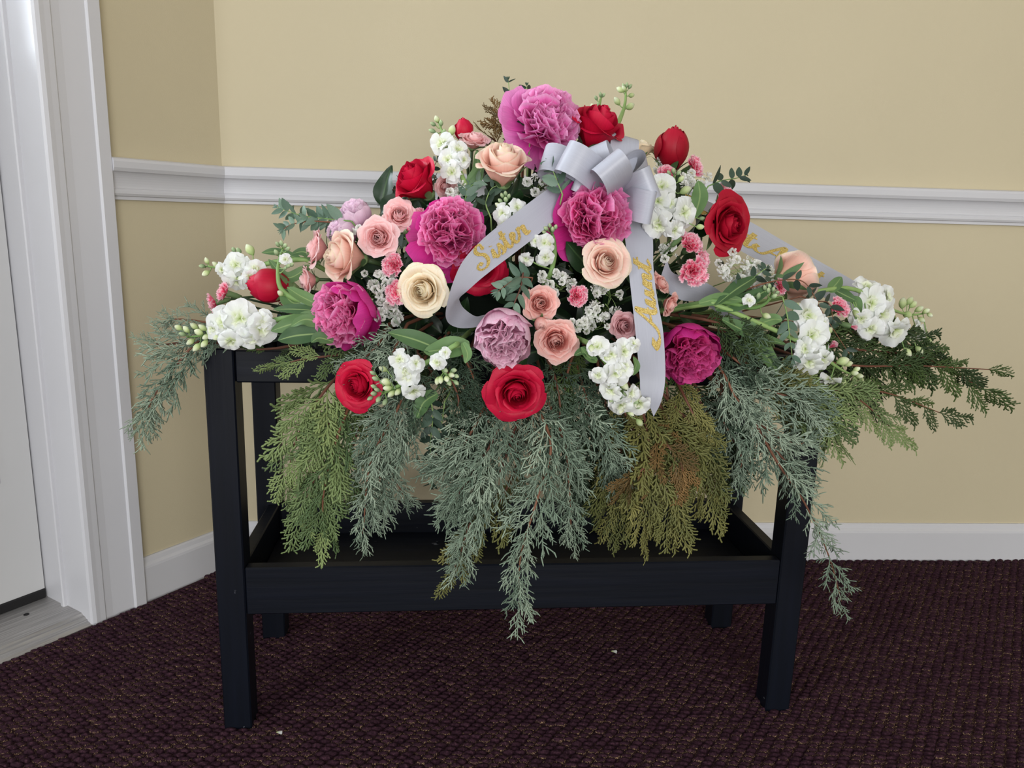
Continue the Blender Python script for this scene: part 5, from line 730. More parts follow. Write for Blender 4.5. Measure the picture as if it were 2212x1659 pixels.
 ('cedar', 'olive', [(0.2217, 1.0214, 0.5724), (0.2294, 0.992, 0.5537), (0.2413, 0.9831, 0.5311), (0.2503, 0.9839, 0.5178)], 0.0578, 12, 'olive cedar just under the deep magenta peony'),
 ('cedar', 'dark', [(-0.1317, 1.0377, 0.5979), (-0.1095, 1.0097, 0.5782), (-0.09, 1.0015, 0.5551), (-0.0817, 1.0023, 0.5489)], 0.0544, 10, 'dark cedar between the lower left stock and red rose'),
 ('juniper', 'teal', [(0.271, 1.0361, 0.6285), (0.2902, 1.0078, 0.6086), (0.314, 1.0001, 0.592), (0.3244, 1.0011, 0.5848)], 0.0527, 12, 'dark juniper right of the deep magenta peony'),
 ('juniper', 'blue', [(0.2704, 1.026, 0.6048), (0.2837, 0.9972, 0.5792), (0.2954, 0.9883, 0.5565), (0.3132, 0.99, 0.5434)], 0.0524, 13, 'pale juniper under the long drooping stock leaf'),
 ('juniper', 'teal', [(-0.19, 1.012, 0.6194), (-0.1906, 0.9818, 0.5997), (-0.1831, 0.9725, 0.5773), (-0.1782, 0.9692, 0.5691)], 0.0445, 10, 'dark juniper behind the lower left red rose'),
 ('juniper', 'teal', [(0.1162, 1.0414, 0.5913), (0.1207, 1.0117, 0.5652), (0.1274, 1.0023, 0.5357), (0.1342, 1.0029, 0.5178)], 0.0577, 14, "dark juniper behind the hanging white stock's lower end"),
 ('juniper', 'teal', [(-0.0932, 1.0314, 0.6191), (-0.0653, 0.9938, 0.6011), (-0.0518, 0.975, 0.5805), (-0.0499, 0.9725, 0.5744)], 0.0472, 12, 'dark juniper between the light pink peony and the stock leaves'),
 ('cedar', 'dark', [(0.0894, 1.0388, 0.6167), (0.075, 0.9973, 0.592), (0.0694, 0.9867, 0.5629), (0.0688, 0.9866, 0.5521)], 0.0535, 14, 'dark cedar under the widest salmon spray rose'),
 ('cedar', 'dark', [(0.2134, 1.0507, 0.5923), (0.212, 1.0305, 0.5573), (0.2186, 1.0211, 0.5271), (0.2227, 1.0215, 0.51)], 0.0596, 14, "dark cedar right behind the Aunt ribbon's end"),
 ('cedar', 'olive', [(0.1477, 1.0243, 0.5568), (0.1514, 0.9945, 0.5319), (0.1638, 0.9857, 0.5092), (0.1676, 0.986, 0.4922)], 0.0574, 14, 'olive cedar just below the hanging white stock'),
 ('juniper', 'teal', [(0.2873, 1.0578, 0.6515), (0.3067, 1.0295, 0.6305), (0.3315, 1.0218, 0.6072), (0.3476, 1.0234, 0.5984)], 0.0538, 14, 'dark juniper under the long stock leaves on the right'),
 ('juniper', 'teal', [(-0.1292, 1.0179, 0.6264), (-0.1418, 0.9765, 0.6081), (-0.1521, 0.9654, 0.5857), (-0.1534, 0.9653, 0.5731)], 0.0468, 12, 'dark juniper below the cream rose'),
 ('cedar', 'brown', [(-0.0245, 1.2188, 0.877), (-0.0351, 1.2077, 0.8925), (-0.0467, 1.1981, 0.8997)], 0.0425, 8, 'dark brown cedar tip pointing left below the top peony'),
 ('cedar', 'brown', [(0.0001, 1.2111, 0.877), (-0.0075, 1.2003, 0.9025), (-0.0218, 1.1989, 0.9217), (-0.0249, 1.1986, 0.9242)], 0.0423, 9, 'dark brown cedar tip leaning left at the top'),
 ('cedar', 'brown', [(0.0071, 1.2017, 0.8765), (0.0049, 1.1914, 0.9019), (0.0087, 1.1918, 0.9198)], 0.0419, 9, 'dark brown cedar tip in front of the top peony'),
 ('juniper', 'teal', [(-0.1497, 1.1264, 0.8093), (-0.1627, 1.1252, 0.8153), (-0.1789, 1.1236, 0.8148), (-0.1822, 1.1233, 0.816)], 0.0266, 7, 'brownish juniper tip left of the upper left red rose'),
 ('juniper', 'teal', [(-0.1484, 1.1165, 0.7963), (-0.1613, 1.1152, 0.801), (-0.1742, 1.114, 0.7987), (-0.1783, 1.1136, 0.7976)], 0.0237, 7, 'short juniper tip under the upper left red rose'),
]
RIBBON_SISTER = [
 ((0.0772, 1.0879, 0.8315), (0.1048, 1.0855, 0.8321)),
 ((0.0595, 1.056, 0.8319), (0.09, 1.069, 0.8213)),
 ((0.0303, 1.0231, 0.8116), (0.0548, 1.0255, 0.7837)),
 ((-0.0036, 0.9947, 0.7849), (0.022, 0.9972, 0.7556)),
 ((-0.0271, 0.9724, 0.7662), (-0.0011, 0.9749, 0.7379)),
 ((-0.0464, 0.9505, 0.7483), (-0.0212, 0.9579, 0.7229)),
 ((-0.0637, 0.9287, 0.7267), (-0.042, 0.9459, 0.7062)),
 ((-0.0736, 0.9177, 0.7026), (-0.0572, 0.9394, 0.6923)),
 ((-0.0804, 0.9221, 0.6783), (-0.0668, 0.9485, 0.6832)),
 ((-0.0837, 0.9419, 0.659), (-0.0683, 0.9634, 0.6765)),
 ((-0.079, 0.9624, 0.6466), (-0.0634, 0.979, 0.6655)),
 ((-0.0649, 0.9788, 0.6405), (-0.0497, 0.9903, 0.655)),
 ((-0.0417, 0.9911, 0.6419), (-0.0388, 1.0014, 0.6558)),
 ((-0.0266, 1.0076, 0.6443), (-0.0259, 1.0177, 0.6566)),
]
RIBBON_AUNT = [
 ((0.1409, 1.094, 0.8161), (0.1722, 1.097, 0.8046)),
 ((0.1417, 1.0639, 0.8001), (0.178, 1.0674, 0.7865)),
 ((0.1417, 1.0338, 0.7717), (0.1808, 1.0375, 0.7607)),
 ((0.1438, 1.0089, 0.738), (0.1793, 1.0123, 0.727)),
 ((0.147, 0.9941, 0.7083), (0.1806, 0.9973, 0.7031)),
 ((0.1502, 0.9794, 0.6785), (0.1846, 0.9827, 0.6749)),
 ((0.1532, 0.9696, 0.6532), (0.1902, 0.9731, 0.6461)),
 ((0.1576, 0.9549, 0.6125), (0.1931, 0.9583, 0.6057)),
 ((0.1598, 0.9451, 0.5896), (0.1927, 0.9503, 0.5805)),
 ((0.1626, 0.9434, 0.568), (0.1891, 0.9479, 0.5581)),
 ((0.1752, 0.9466, 0.552), (0.1813, 0.9492, 0.5382)),
]
RIBBON_REAR = [
 ((0.2844, 1.2082, 0.8165), (0.2675, 1.1865, 0.7884)),
 ((0.37, 1.2566, 0.7862), (0.3437, 1.234, 0.7455)),
 ((0.4441, 1.2838, 0.7525), (0.4162, 1.261, 0.7133)),
 ((0.5192, 1.3111, 0.7191), (0.4874, 1.2879, 0.6815)),
 ((0.5802, 1.337, 0.6925), (0.5433, 1.3134, 0.6533)),
 ((0.6627, 1.365, 0.651), (0.6235, 1.3412, 0.6161)),
]
RIBBON_LOWER = [
 ((0.2055, 1.06, 0.7312), (0.1972, 1.0692, 0.6925)),
 ((0.2165, 1.0611, 0.7127), (0.2318, 1.0726, 0.6752)),
 ((0.2485, 1.0742, 0.7063), (0.2601, 1.0853, 0.6721)),
 ((0.2819, 1.0874, 0.692), (0.29, 1.1083, 0.6571)),
 ((0.3201, 1.1112, 0.6656), (0.318, 1.1311, 0.636)),
 ((0.3599, 1.1451, 0.6352), (0.3543, 1.1647, 0.6075)),
]
KNOT = (0.1318, 1.0702, 0.8121)
LOOPS = [
 ((-0.1003, -0.0309, 0.0462), 0.6, 20),
 ((-0.0727, -0.0703, 0.0468), 0.7, 0),
 ((-0.0373, -0.0318, 0.0605), 0.75, -25),
 ((0.0126, 0.0496, 0.0825), 0.6, 10),
 ((0.0401, 0.0201, 0.0507), 0.75, 60),
 ((-0.0195, -0.0943, 0.0371), 0.6, 0),
 ((0.0417, -0.0553, 0.0186), 0.7, 15),
 ((0.0393, -0.0681, -0.015), 0.5, 30),
 ((-0.0538, -0.05, 0.0243), 0.5, -10),
 ((-0.0138, 0.073, 0.0816), 0.6, 20),
]
PETALS_FLOOR = [(0.196, 1.2808, 0.0), (-0.3438, 1.0301, 0.0)]
SPRAY_CENTRE = (0.0073, 1.2319, 0.585)
# ============================================================ plant part meshes
def petal_grid(nu, nv, fn):
    v = []; uv = []
    for j in range(nv):
        for i in range(nu):
            u = -1+2*i/(nu-1); w = j/(nv-1)
            v.append(fn(u, w)); uv.append(((u+1)/2, w))
    return v, grid_faces(nu, nv), uv
def sm(x): x = max(0., min(1., x)); return x*x*(3-2*x)

def rose_petals(kind):
    """petal meshes of one rose, unit outer radius, axis +Z, base at the origin"""
    N_, hgt = dict(open=(25, 1.10), cup=(20, 1.62), bud=(9, 1.95), spray=(27, 1.08))[kind]
    rs = np.random.RandomState(dict(open=1, cup=2, bud=3, spray=4)[kind]); out = []
    for i in range(N_):
        t = i/(N_-1); ph = rs.uniform(0, 6.28); az = i*2.39996+rs.normal(0, .15); rv = rs.normal(0, 1)
        r0 = .02+.10*t
        close = .55+.45*sm(t/.5)                      # inner petals lean over the heart
        if kind == 'open':  rb = .09+.56*t**.8;  rt = rb*close+.30*sm((t-.35)/.65)*(1+.16*rv); roll = .55*sm((t-.30)/.6)
        if kind == 'spray': rb = .09+.58*t**.8;  rt = rb*close+.26*sm((t-.35)/.65)*(1+.14*rv); roll = .42*sm((t-.25)/.6)
        if kind == 'cup':   rb = .09+.60*t**.75; rt = rb*close+.22*sm((t-.45)/.55)*(1+.22*rv); roll = .52*sm((t-.45)/.5)
        if kind == 'bud':   rb = .10+.62*t**.7;  rt = rb*(.26+.26*t); roll = .22*sm((t-.80)/.2)
        rc = (rb-.25*r0-.25*rt)/.5
        H = hgt*(1.12-.22*t+.03*rv*(t > .3))
        if kind == 'bud': H = hgt*(1.0-.10*t+.01*rv)
        span = (2.6-1.55*t**.5) if kind != 'bud' else 2.6-1.0*t
        wav = dict(open=.016, spray=.045, cup=.014, bud=.008)[kind]*(.5+t)
        tw = .50*(1-t)
        nu = 13 if t > .25 else 17
        def fn(u, v, t=t, ph=ph, az=az, r0=r0, rc=rc, rt=rt, H=H, span=span, roll=roll, wav=wav, tw=tw, rnd_=.05 if kind == 'bud' else .05+.12*sm(t/.4)):
            vv = v*(1-rnd_*abs(u)**2.2)
            if t > .35 and rnd_ > .1: vv *= 1+.045*max(0, 1-abs(u)*2.6)          # slight point in the middle of the rim
            r = r0*(1-vv)**2+2*vv*(1-vv)*rc+rt*vv*vv
            r *= 1+tw*u*.5
            z = H*vv**.92
            s_ = max(0., (vv-.60)/.40)
            edge = .55+1.6*abs(u)**1.6                             # the sides of the rim fold back furthest
            r += roll*.50*s_**1.5*edge
            z -= roll*.62*s_**2.4*edge
            r += wav*math.sin(u*5+ph)*vv**2+wav*.6*math.sin(u*11+ph*2)*vv**3
            z += wav*.8*math.cos(u*6+ph)*vv**3
            wid = span*min(1, (.25+1.1*vv**.7))*(1-.12*sm((vv-.7)/.3))
            a = az+u*wid
            return (r*math.cos(a), r*math.sin(a), z)
        v, f, uv = petal_grid(nu, 12, fn)
        out.append(make_mesh('petal', v, f, uv))
    return out
ROSE = {k: rose_petals(k) for k in ('open', 'cup', 'bud', 'spray')}
ROSE_H = dict(open=1.10, cup=1.62, bud=1.95, spray=1.08)

def strip_leaf(name, w=.22, bend=.15, fold=.25, wave=.04, nu=5, nv=11, shape=1.0, seed=0):
    """leaf of length 1 along +Z, blade in XZ, face towards -Y"""
    rs = np.random.RandomState(seed); ph = rs.uniform(0, 6)
    def fn(u, v):
        wd = w*(math.sin(math.pi*min(1, max(0, v))**(.75*shape))**.8 if 0 < v < 1 else 0)+.006
        return (u*wd, bend*v*v - fold*abs(u)*wd + wave*math.sin(v*9+ph+u*1.5)*abs(u), v)
    v, f, uv = petal_grid(nu, nv, fn)
    return make_mesh(name, v, f, uv)
SEPAL = strip_leaf('sepal', .16, .35, .2, .0, 3, 7)
LEAF = [strip_leaf('leaf', .26, .18, .3, .03, 5, 11, 1.0, s) for s in range(3)]
EUC_M = [strip_leaf('leaf', .20+.05*s, .10, .15, .0, 5, 8, 1.0, s) for s in range(2)]

def guard_petal(seed, cup):
    rs = np.random.RandomState(seed); ph = rs.uniform(0, 6)
    def fn(u, v):
        w = .16+.46*math.sin(min(1, v*.62+.05)*math.pi*.80)
        vv = v*(1-.20*abs(u)**2.3)*(1+.03*math.sin(u*7+ph))
        y = cup*(1.6*vv*(1-vv)*-.5) + .30*cup*abs(u)**1.8*vv + .05*math.sin(u*4+ph)*vv**2 + .02*math.sin(u*9+ph)*vv**3 + .12*cup*vv**3
        return (u*w*(.35+.65*min(1, vv*1.6)), y, vv)
    v, f, uv = petal_grid(11, 10, fn); return make_mesh('guard_petal', v, f, uv)
GUARD = [guard_petal(s, c) for s, c in ((1, .5), (2, .6), (3, .7))]
def globe_petal(seed, th_top, name='guard_petal'):
    """petal wrapped on a globe of radius 1 (centre at z=.35), open towards +Z"""
    rs = np.random.RandomState(seed); p1, p2 = rs.uniform(0, 6, 2); hs = rs.uniform(.75, 1.0)
    def fn(u, v):
        vv = v*(1-.15*abs(u)**2.2+.035*math.sin(u*5+p1)*v)
        th = math.pi*.97+(th_top-math.pi*.97)*vv
        r = 1.0+.035*math.sin(u*4+p1)*v+.05*v**4*math.sin(u*7+p2)+.05*max(0, vv-.8)*5*.4
        a = u*hs*(1-.25*v**3)
        return (r*math.sin(th)*math.cos(a), r*math.sin(th)*math.sin(a), .35+r*math.cos(th))
    v, f, uv = petal_grid(13, 12, fn); return make_mesh(name, v, f, uv)
GLOBE = {'ball': [globe_petal(s, t) for s, t in ((4, .80), (5, 1.0), (6, 1.2))], 'cup': [globe_petal(s, t) for s, t in ((7, 1.05), (8, 1.35), (9, 1.6))]}

def ruffle_petal(seed):
    rs = np.random.RandomState(seed+40); p1, p2, p3 = rs.uniform(0, 6, 3); no = rs.uniform(.05, .14)
    wid = rs.uniform(.24, .36)
    def fn(u, v):
        w = .05+wid*v**.8
        vv = v*(1-.14*abs(u)**2+no*math.sin(u*4.5+p1)*.6*v+.035*math.sin(u*10+p2)*v)
        y = .22*u*u*v + .24*v**3 + .085*v**2*math.sin(u*3.6+p3) + .022*v**3*math.sin(u*9+p1)
        return (u*w, y, vv)
    v, f, uv = petal_grid(9, 7, fn); return make_mesh('petal', v, f, uv)
RUFFLE = [ruffle_petal(s) for s in range(7)]

def carnation_petal(seed):
    rs = np.random.RandomState(seed+80); p1, p2 = rs.uniform(0, 6, 2)
    def fn(u, v):
        w = .05+.34*v**1.3
        saw = .045*(1 if int((u+1)*7) % 2 else -1)*sm((v-.8)/.2)
        vv = v*(1-.14*u*u)+saw
        y = .10*v*v + .09*v**2*math.sin(u*5+p1)+.04*v**3*math.sin(u*10+p2)
        return (u*w, y, vv)
    v, f, uv = petal_grid(15, 6, fn); return make_mesh('petal', v, f, uv)
CARN = [carnation_petal(s) for s in range(4)]

def lathe(prof, n=10, name='lathe'):
    b = MB(); m = len(prof); v = []; uv = []
    for j, (r, z) in enumerate(prof):
        for k in range(n):
            a = 2*math.pi*k/n; v.append((r*math.cos(a), r*math.sin(a), z)); uv.append((k/n, j/(m-1)))
    f = [(j*n+k, j*n+(k+1) % n, (j+1)*n+(k+1) % n, (j+1)*n+k) for j in range(m-1) for k in range(n)]
    b.add(v, f, uv); return b.mesh(name)
CALYX = lathe([(.01, -1.25), (.16, -1.2), (.23, -.8), (.24, -.4), (.27, -.1), (.20, .05)], 10, 'calyx')
CALYX_BUD = lathe([(.02, -1.9), (.30, -1.7), (.44, -1.0), (.46, -.5), (.40, -.1), (.3, .1)], 10, 'calyx')
HIP = lathe([(.02, -.16), (.13, -.12), (.22, .0), (.30, .10), (.26, .2)], 10, 'rose_hip')
BUDCORE = lathe([(.05, -.3), (.38, .0), (.42, .45), (.30, .85), (.12, 1.05), (.01, 1.1)], 10, 'bud_core')
def stock_bud_mesh(seed):
    rs = np.random.RandomState(seed); v = []; uv = []; m = 8; n = 10
    for j in range(m):
        t = j/(m-1); r = .78*math.sin(math.pi*(.04+.93*t))**.75
        for k in range(n):
            a = 2*math.pi*k/n; rr = r*(1+.10*math.cos(2*a+seed)*t+.05*math.cos(5*a+t*2))
            v.append((rr*math.cos(a), rr*math.sin(a), -1+2.1*t)); uv.append((k/n, t))
    b = MB(); b.add(v, [(j*n+k, j*n+(k+1) % n, (j+1)*n+(k+1) % n, (j+1)*n+k) for j in range(m-1) for k in range(n)]+[tuple((m-1)*n+k for k in range(n))], uv)
    return b.mesh('bud')
SBUD = [stock_bud_mesh(s) for s in range(3)]
def stock_petal(seed):
    rs = np.random.RandomState(seed+7); p1, p2 = rs.uniform(0, 6, 2)
    def fn(u, v):
        w = .09+.47*math.sin(min(1., v*.78)*math.pi*.72)
        vv = v*(1-.24*abs(u)**2.2-.05*(1-abs(u))**3)
        y = -.26*v**2 + .12*v*math.cos(u*2.4) + .11*v**2*math.sin(u*3.2+p1) + .04*v**3*math.sin(u*8+p2)
        return (u*w, y, vv)
    v, f, uv = petal_grid(9, 8, fn); return make_mesh('petal', v, f, uv)
SPET = [stock_petal(s) for s in range(4)]
def floret_centre(seed):
    """crumpled inner petals and calyx of a double stock floret, axis +Z"""
    rs = np.random.RandomState(seed+17); b = MB()
    for k in range(8):
        az = k*2.4; th = .25+.55*(k/7); p1 = rs.uniform(0, 6); ln = .36+.22*k/7
        d = np.array([math.sin(th)*math.cos(az), math.sin(th)*math.sin(az), math.cos(th)]); s_ = np.array([-math.sin(az), math.cos(az), 0]); n_ = np.cross(s_, d)
        v = []; uv = []
        for j in range(5):
            for i in range(5):
                u = -1+i/2; t = j/4
                w = .05+.22*math.sin(min(1, t*.8)*2.3); tt = t*(1-.2*u*u)
                p = d*tt*ln + s_*u*w + n_*(.10*t*t+.10*u*u*t+.05*math.sin(u*4+p1)*t)
                v.append(tuple(p)); uv.append(((u+1)/2, t))
        b.add(v, grid_faces(5, 5), uv)
    return b.mesh('floret')
FLORET = [floret_centre(s) for s in range(3)]
def gyps_mesh(seed):
    rs = np.random.RandomState(seed); b = MB()
    for k in range(16):
        th = math.acos(1-1.7*(k+.5)/16); az = k*2.4
        d = np.array([math.sin(th)*math.cos(az), math.sin(th)*math.sin(az), math.cos(th)]); s_ = np.array([-math.sin(az), math.cos(az), 0]); n_ = np.cross(s_, d)
        w = .36
        v = [tuple(d*.25), tuple(d*.8+s_*w-n_*.1), tuple(d*(1.0+rs.uniform(-.1, .1))+n_*rs.uniform(-.2, .2)), tuple(d*.8-s_*w+n_*.1)]
        b.add(v, [(0, 1, 2, 3)], [(.5, 0), (1, .8), (.5, 1), (0, .8)])
    return b.mesh('blossom', False)
GYPS_M = [gyps_mesh(s) for s in range(4)]

# ============================================================ spray
SC = Vector(SPRAY_CENTRE)
def core_point(p):
    """where a stem from p enters the foam on top of the stand"""
    d = Vector(p)-SC; x = max(-.22, min(.22, d.dot(SX)*.55))
    return SC + SX*x + SY*.0 + Vector((0, 0, .035))
def stem_mesh(name, p, start_dir, r, mat, parent, inv):
    p = Vector(p); c = core_point(p); L_ = (c-p).length
    a = p + Vector(start_dir)*L_*.35
    pts = [inv @ Vector(q) for q in spline([p, p.lerp(a, .6)*.6+p.lerp(c, .35)*.4, p.lerp(c, .72), c], 8)]
    sc = inv.to_scale()[0]
    b = MB(); b.tube(pts, [r*sc]*8, 6); return obj(name, b.mesh(name), M[mat], parent)

# foam tray that holds the stems
foam = thing('foam_tray', 'dark floral foam in a plastic tray hidden inside the flower mound', 'tray', (0, 0, 0), matrix=Matrix.Translation(SC) @ Matrix.Rotation(SA, 4, 'Z'))
b = MB(); b.box((-.22, -.13, .006), (.22, .13, .03), .004); obj('plastic_tray', b.mesh('plastic_tray', False), M['foam'], foam)
b = MB(); b.box((-.20, -.09, .03), (.20, .09, .095), .02); obj('foam_block', b.mesh('foam_block', False), M['foam'], foam)

for kind, colr, P, R_, fa, label in ROSES:
    fa = Vector(fa); hh = ROSE_H[kind]
    # P is the middle of the visible head
    basep = Vector(P) - fa*R_*hh*(.55 if kind in ('cup', 'bud') else .5)
    sc = R_*dict(open=.95, spray=.98, cup=1.08, bud=1.30)[kind]
    Mx = axes_matrix(basep, fa, sc, rnd.uniform(0, 6.28))
    small = kind == 'spray' or R_ < .02
    t = thing('spray_rose' if colr in ('pink', 'salmon', 'mauve') else 'rose', label, 'rose', (0, 0, 0), 'roses in the flower spray', Mx)
    for me in ROSE[kind]:
        obj('petal', me, M['rose_'+colr], t)
    obj('rose_hip', HIP, M['sepal'], t)
    for k in range(5):
        a = k*1.2566+.3
        th = 1.0 if kind in ('open', 'spray') else .45
        d = Vector((math.sin(th)*math.cos(a), math.sin(th)*math.sin(a), math.cos(th)))
        # sepals hug the outside of the petals or fold back when open
        m_ = axes_matrix((.25*math.cos(a), .25*math.sin(a), .05), d, .95 if kind in ('cup', 'bud') else .8, 0, up=(math.cos(a), math.sin(a), 0))
        obj('sepal', SEPAL, M['sepal'], t, m_)
    stem_mesh('stem', basep, -fa, .0022 if small else .0034, 'stem_dark', t, Mx.inverted())
    if not small and kind != 'bud' and fa.y < .2:
        for k in range(2):
            q = basep - fa*.03; side = Vector((rnd.uniform(-1, 1), rnd.uniform(-1, 1), rnd.uniform(-.2, .8))).normalized()
            d = (side*1.0+fa*.35).normalized()
            obj('leaf', LEAF[k], M['leaf_rose'], t, Mx.inverted() @ axes_matrix(q, d, (.06, .05, .055), 0, up=fa))

def dir_tp(th, az): return Vector((math.sin(th)*math.cos(az), math.sin(th)*math.sin(az), math.cos(th)))
def face_matrix(loc, d, scale, inward, twist=0.0):
    """local +Z along d, local +Y towards 'inward'"""
    d = Vector(d).normalized(); y = Vector(inward); y = (y-d*y.dot(d))
    if y.length < 1e-4: y = d.orthogonal()
    y.normalize(); x = y.cross(d)
    m = Matrix(((x.x, y.x, d.x, 0), (x.y, y.y, d.y, 0), (x.z, y.z, d.z, 0), (0, 0, 0, 1)))
    s = scale if hasattr(scale, '__len__') else (scale,)*3
    return Matrix.Translation(loc) @ m @ Matrix.Rotation(twist, 4, 'Z') @ Matrix.Diagonal((s[0], s[1], s[2], 1))

for kind, colr, P, R_, fa, label in PEONIES:
    fa = Vector(fa); Mx = axes_matrix(Vector(P)-fa*R_*.35, fa, R_, rnd.uniform(0, 6.28))
    t = thing('peony', label, 'peony', (0, 0, 0), 'peonies in the flower spray', Mx)
    rr = random.Random(label)
    n_in, thmax, ng, gth, gl = dict(bomb=(92, 1.50, 7, 1.62, 1.20), loose=(74, 1.4, 8, 1.45, 1.2), cup=(84, 1.3, 8, .78, 1.14), ball=(60, 1.05, 10, .62, 1.10))[kind]
    for k in range(n_in):
        u = (k+.5)/n_in; th = math.acos(1-u*(1-math.cos(thmax)))+rr.gauss(0, .06); az = k*2.39996+rr.gauss(0, .1)
        d = dir_tp(th, az); inward = Vector((0, 0, 1)) if th > .15 else Vector((math.cos(az+1), math.sin(az+1), 0))
        ln = rr.uniform(.86, 1.10)*dict(ball=1.12, cup=1.05).get(kind, 1.0)
        w = rr.uniform(.9, 1.35)
        obj('petal', RUFFLE[k % 7], M['peony_'+colr], t, face_matrix((0, 0, 0), d, (w, ln, ln), inward, rr.gauss(0, .45)))
    for k in range(ng):
        az = k*2*math.pi/ng+rr.gauss(0, .18)
        if kind in GLOBE:
            az = k*2.39996+rr.gauss(0, .1); sc_ = (.86+.16*k/(ng-1))*(1.06 if kind == 'cup' else 1.0)
            m_ = Matrix.Rotation(az, 4, 'Z') @ Matrix.Rotation(rr.gauss(.03, .05)+(.22 if k >= ng-2 and kind == 'cup' else 0), 4, 'Y') @ Matrix.Diagonal((sc_, sc_, sc_, 1))
            obj('guard_petal', GLOBE[kind][min(2, k*3//ng)], M['peony_'+colr+'_guard'], t, m_)
            continue
        th = gth+rr.gauss(0, .15); me = GUARD[k % 3]; d = dir_tp(th, az)
        fav = Mx.to_3x3().inverted() @ (-SX+Vector((0, 0, -.75 if kind == 'bomb' else .1))); near = max(0., math.cos(az-math.atan2(fav.y, fav.x)))   # the widest guard petals spread to the lower left
        obj('guard_petal', me, M['peony_'+colr+'_guard'], t, face_matrix((0, 0, -.12), d, (gl*rr.uniform(.9, 1.15), gl*.8, gl*(.78+.36*near**.7)*rr.uniform(.94, 1.04)), Vector((0, 0, 1)), rr.gauss(0, .1)))
    for k in range(4):
        a = k*1.57+.4; obj('sepal', SEPAL, M['sepal'], t, face_matrix((0, 0, -.2), dir_tp(1.7, a), .55, (0, 0, 1)))
    stem_mesh('stem', Vector(P)-fa*R_*.45, -fa, .0036, 'stem_dark', t, Mx.inverted())

for kind, P, R_, fa, label in CARNATIONS:
    fa = Vector(fa); Mx = axes_matrix(Vector(P)-fa*R_*.35, fa, R_, rnd.uniform(0, 6.28))
    t = thing('carnation', label, 'carnation', (0, 0, 0), 'carnations in the flower spray', Mx)
    rr = random.Random(label)
    if kind == 'full':
        n = 26
        for k in range(n):
            u = k/(n-1); th = .22+1.05*u**.7+rr.gauss(0, .08); az = k*2.39996
            ln = (.62+.42*u)*rr.uniform(.92, 1.06)
            obj('petal', CARN[k % 4], M['carnation'], t, face_matrix((0, 0, -.1), dir_tp(th, az), (ln*1.15, ln, ln), (0, 0, 1), rr.gauss(0, .3)))
        obj('calyx', CALYX, M['sepal'], t)
    else:
        for k in range(9):
            th = .10+.18*(k/8); az = k*2.39996
            obj('petal', CARN[k % 4], M['carnation'], t, face_matrix((0, 0, -.2), dir_tp(th, az), (1.1, 1.0, 1.25), (0, 0, 1), rr.gauss(0, .2)))
        obj('calyx', CALYX_BUD, M['sepal'], t)
    stem_mesh('stem', Vector(P)-fa*R_*1.6, -fa, .0016, 'stem_dark', t, Mx.inverted())

def curved_leaf(name, p0, p1, p2, hw, face, mat, parent, origin):
    """leaf blade along a curve through three points, half width hw, blade facing 'face'"""
    pts = spline([p0, p1, p2], 13); v = []; uv = []; nu = 5; ph = rnd.uniform(0, 6)
    face = Vector(face)
    for j, p in enumerate(pts):
        t = j/12; tg = Vector(pts[min(j+1, 12)]-pts[max(j-1, 0)]).normalized()
        sd = tg.cross(face).normalized(); nn = sd.cross(tg).normalized()
        w = hw*(math.sin(math.pi*min(1, .06+.94*t**.85))**.7 if t < 1 else 0)+.0004
        for i in range(nu):
            u = -1+i/2
            q = Vector(p)+sd*u*w+nn*(abs(u)*w*.28+w*.16*math.sin(t*8+ph+u)*abs(u))
            v.append(tuple(q-origin)); uv.append(((u+1)/2, t))
    return obj(name, make_mesh(name, v, grid_faces(nu, 13), uv), mat, parent)

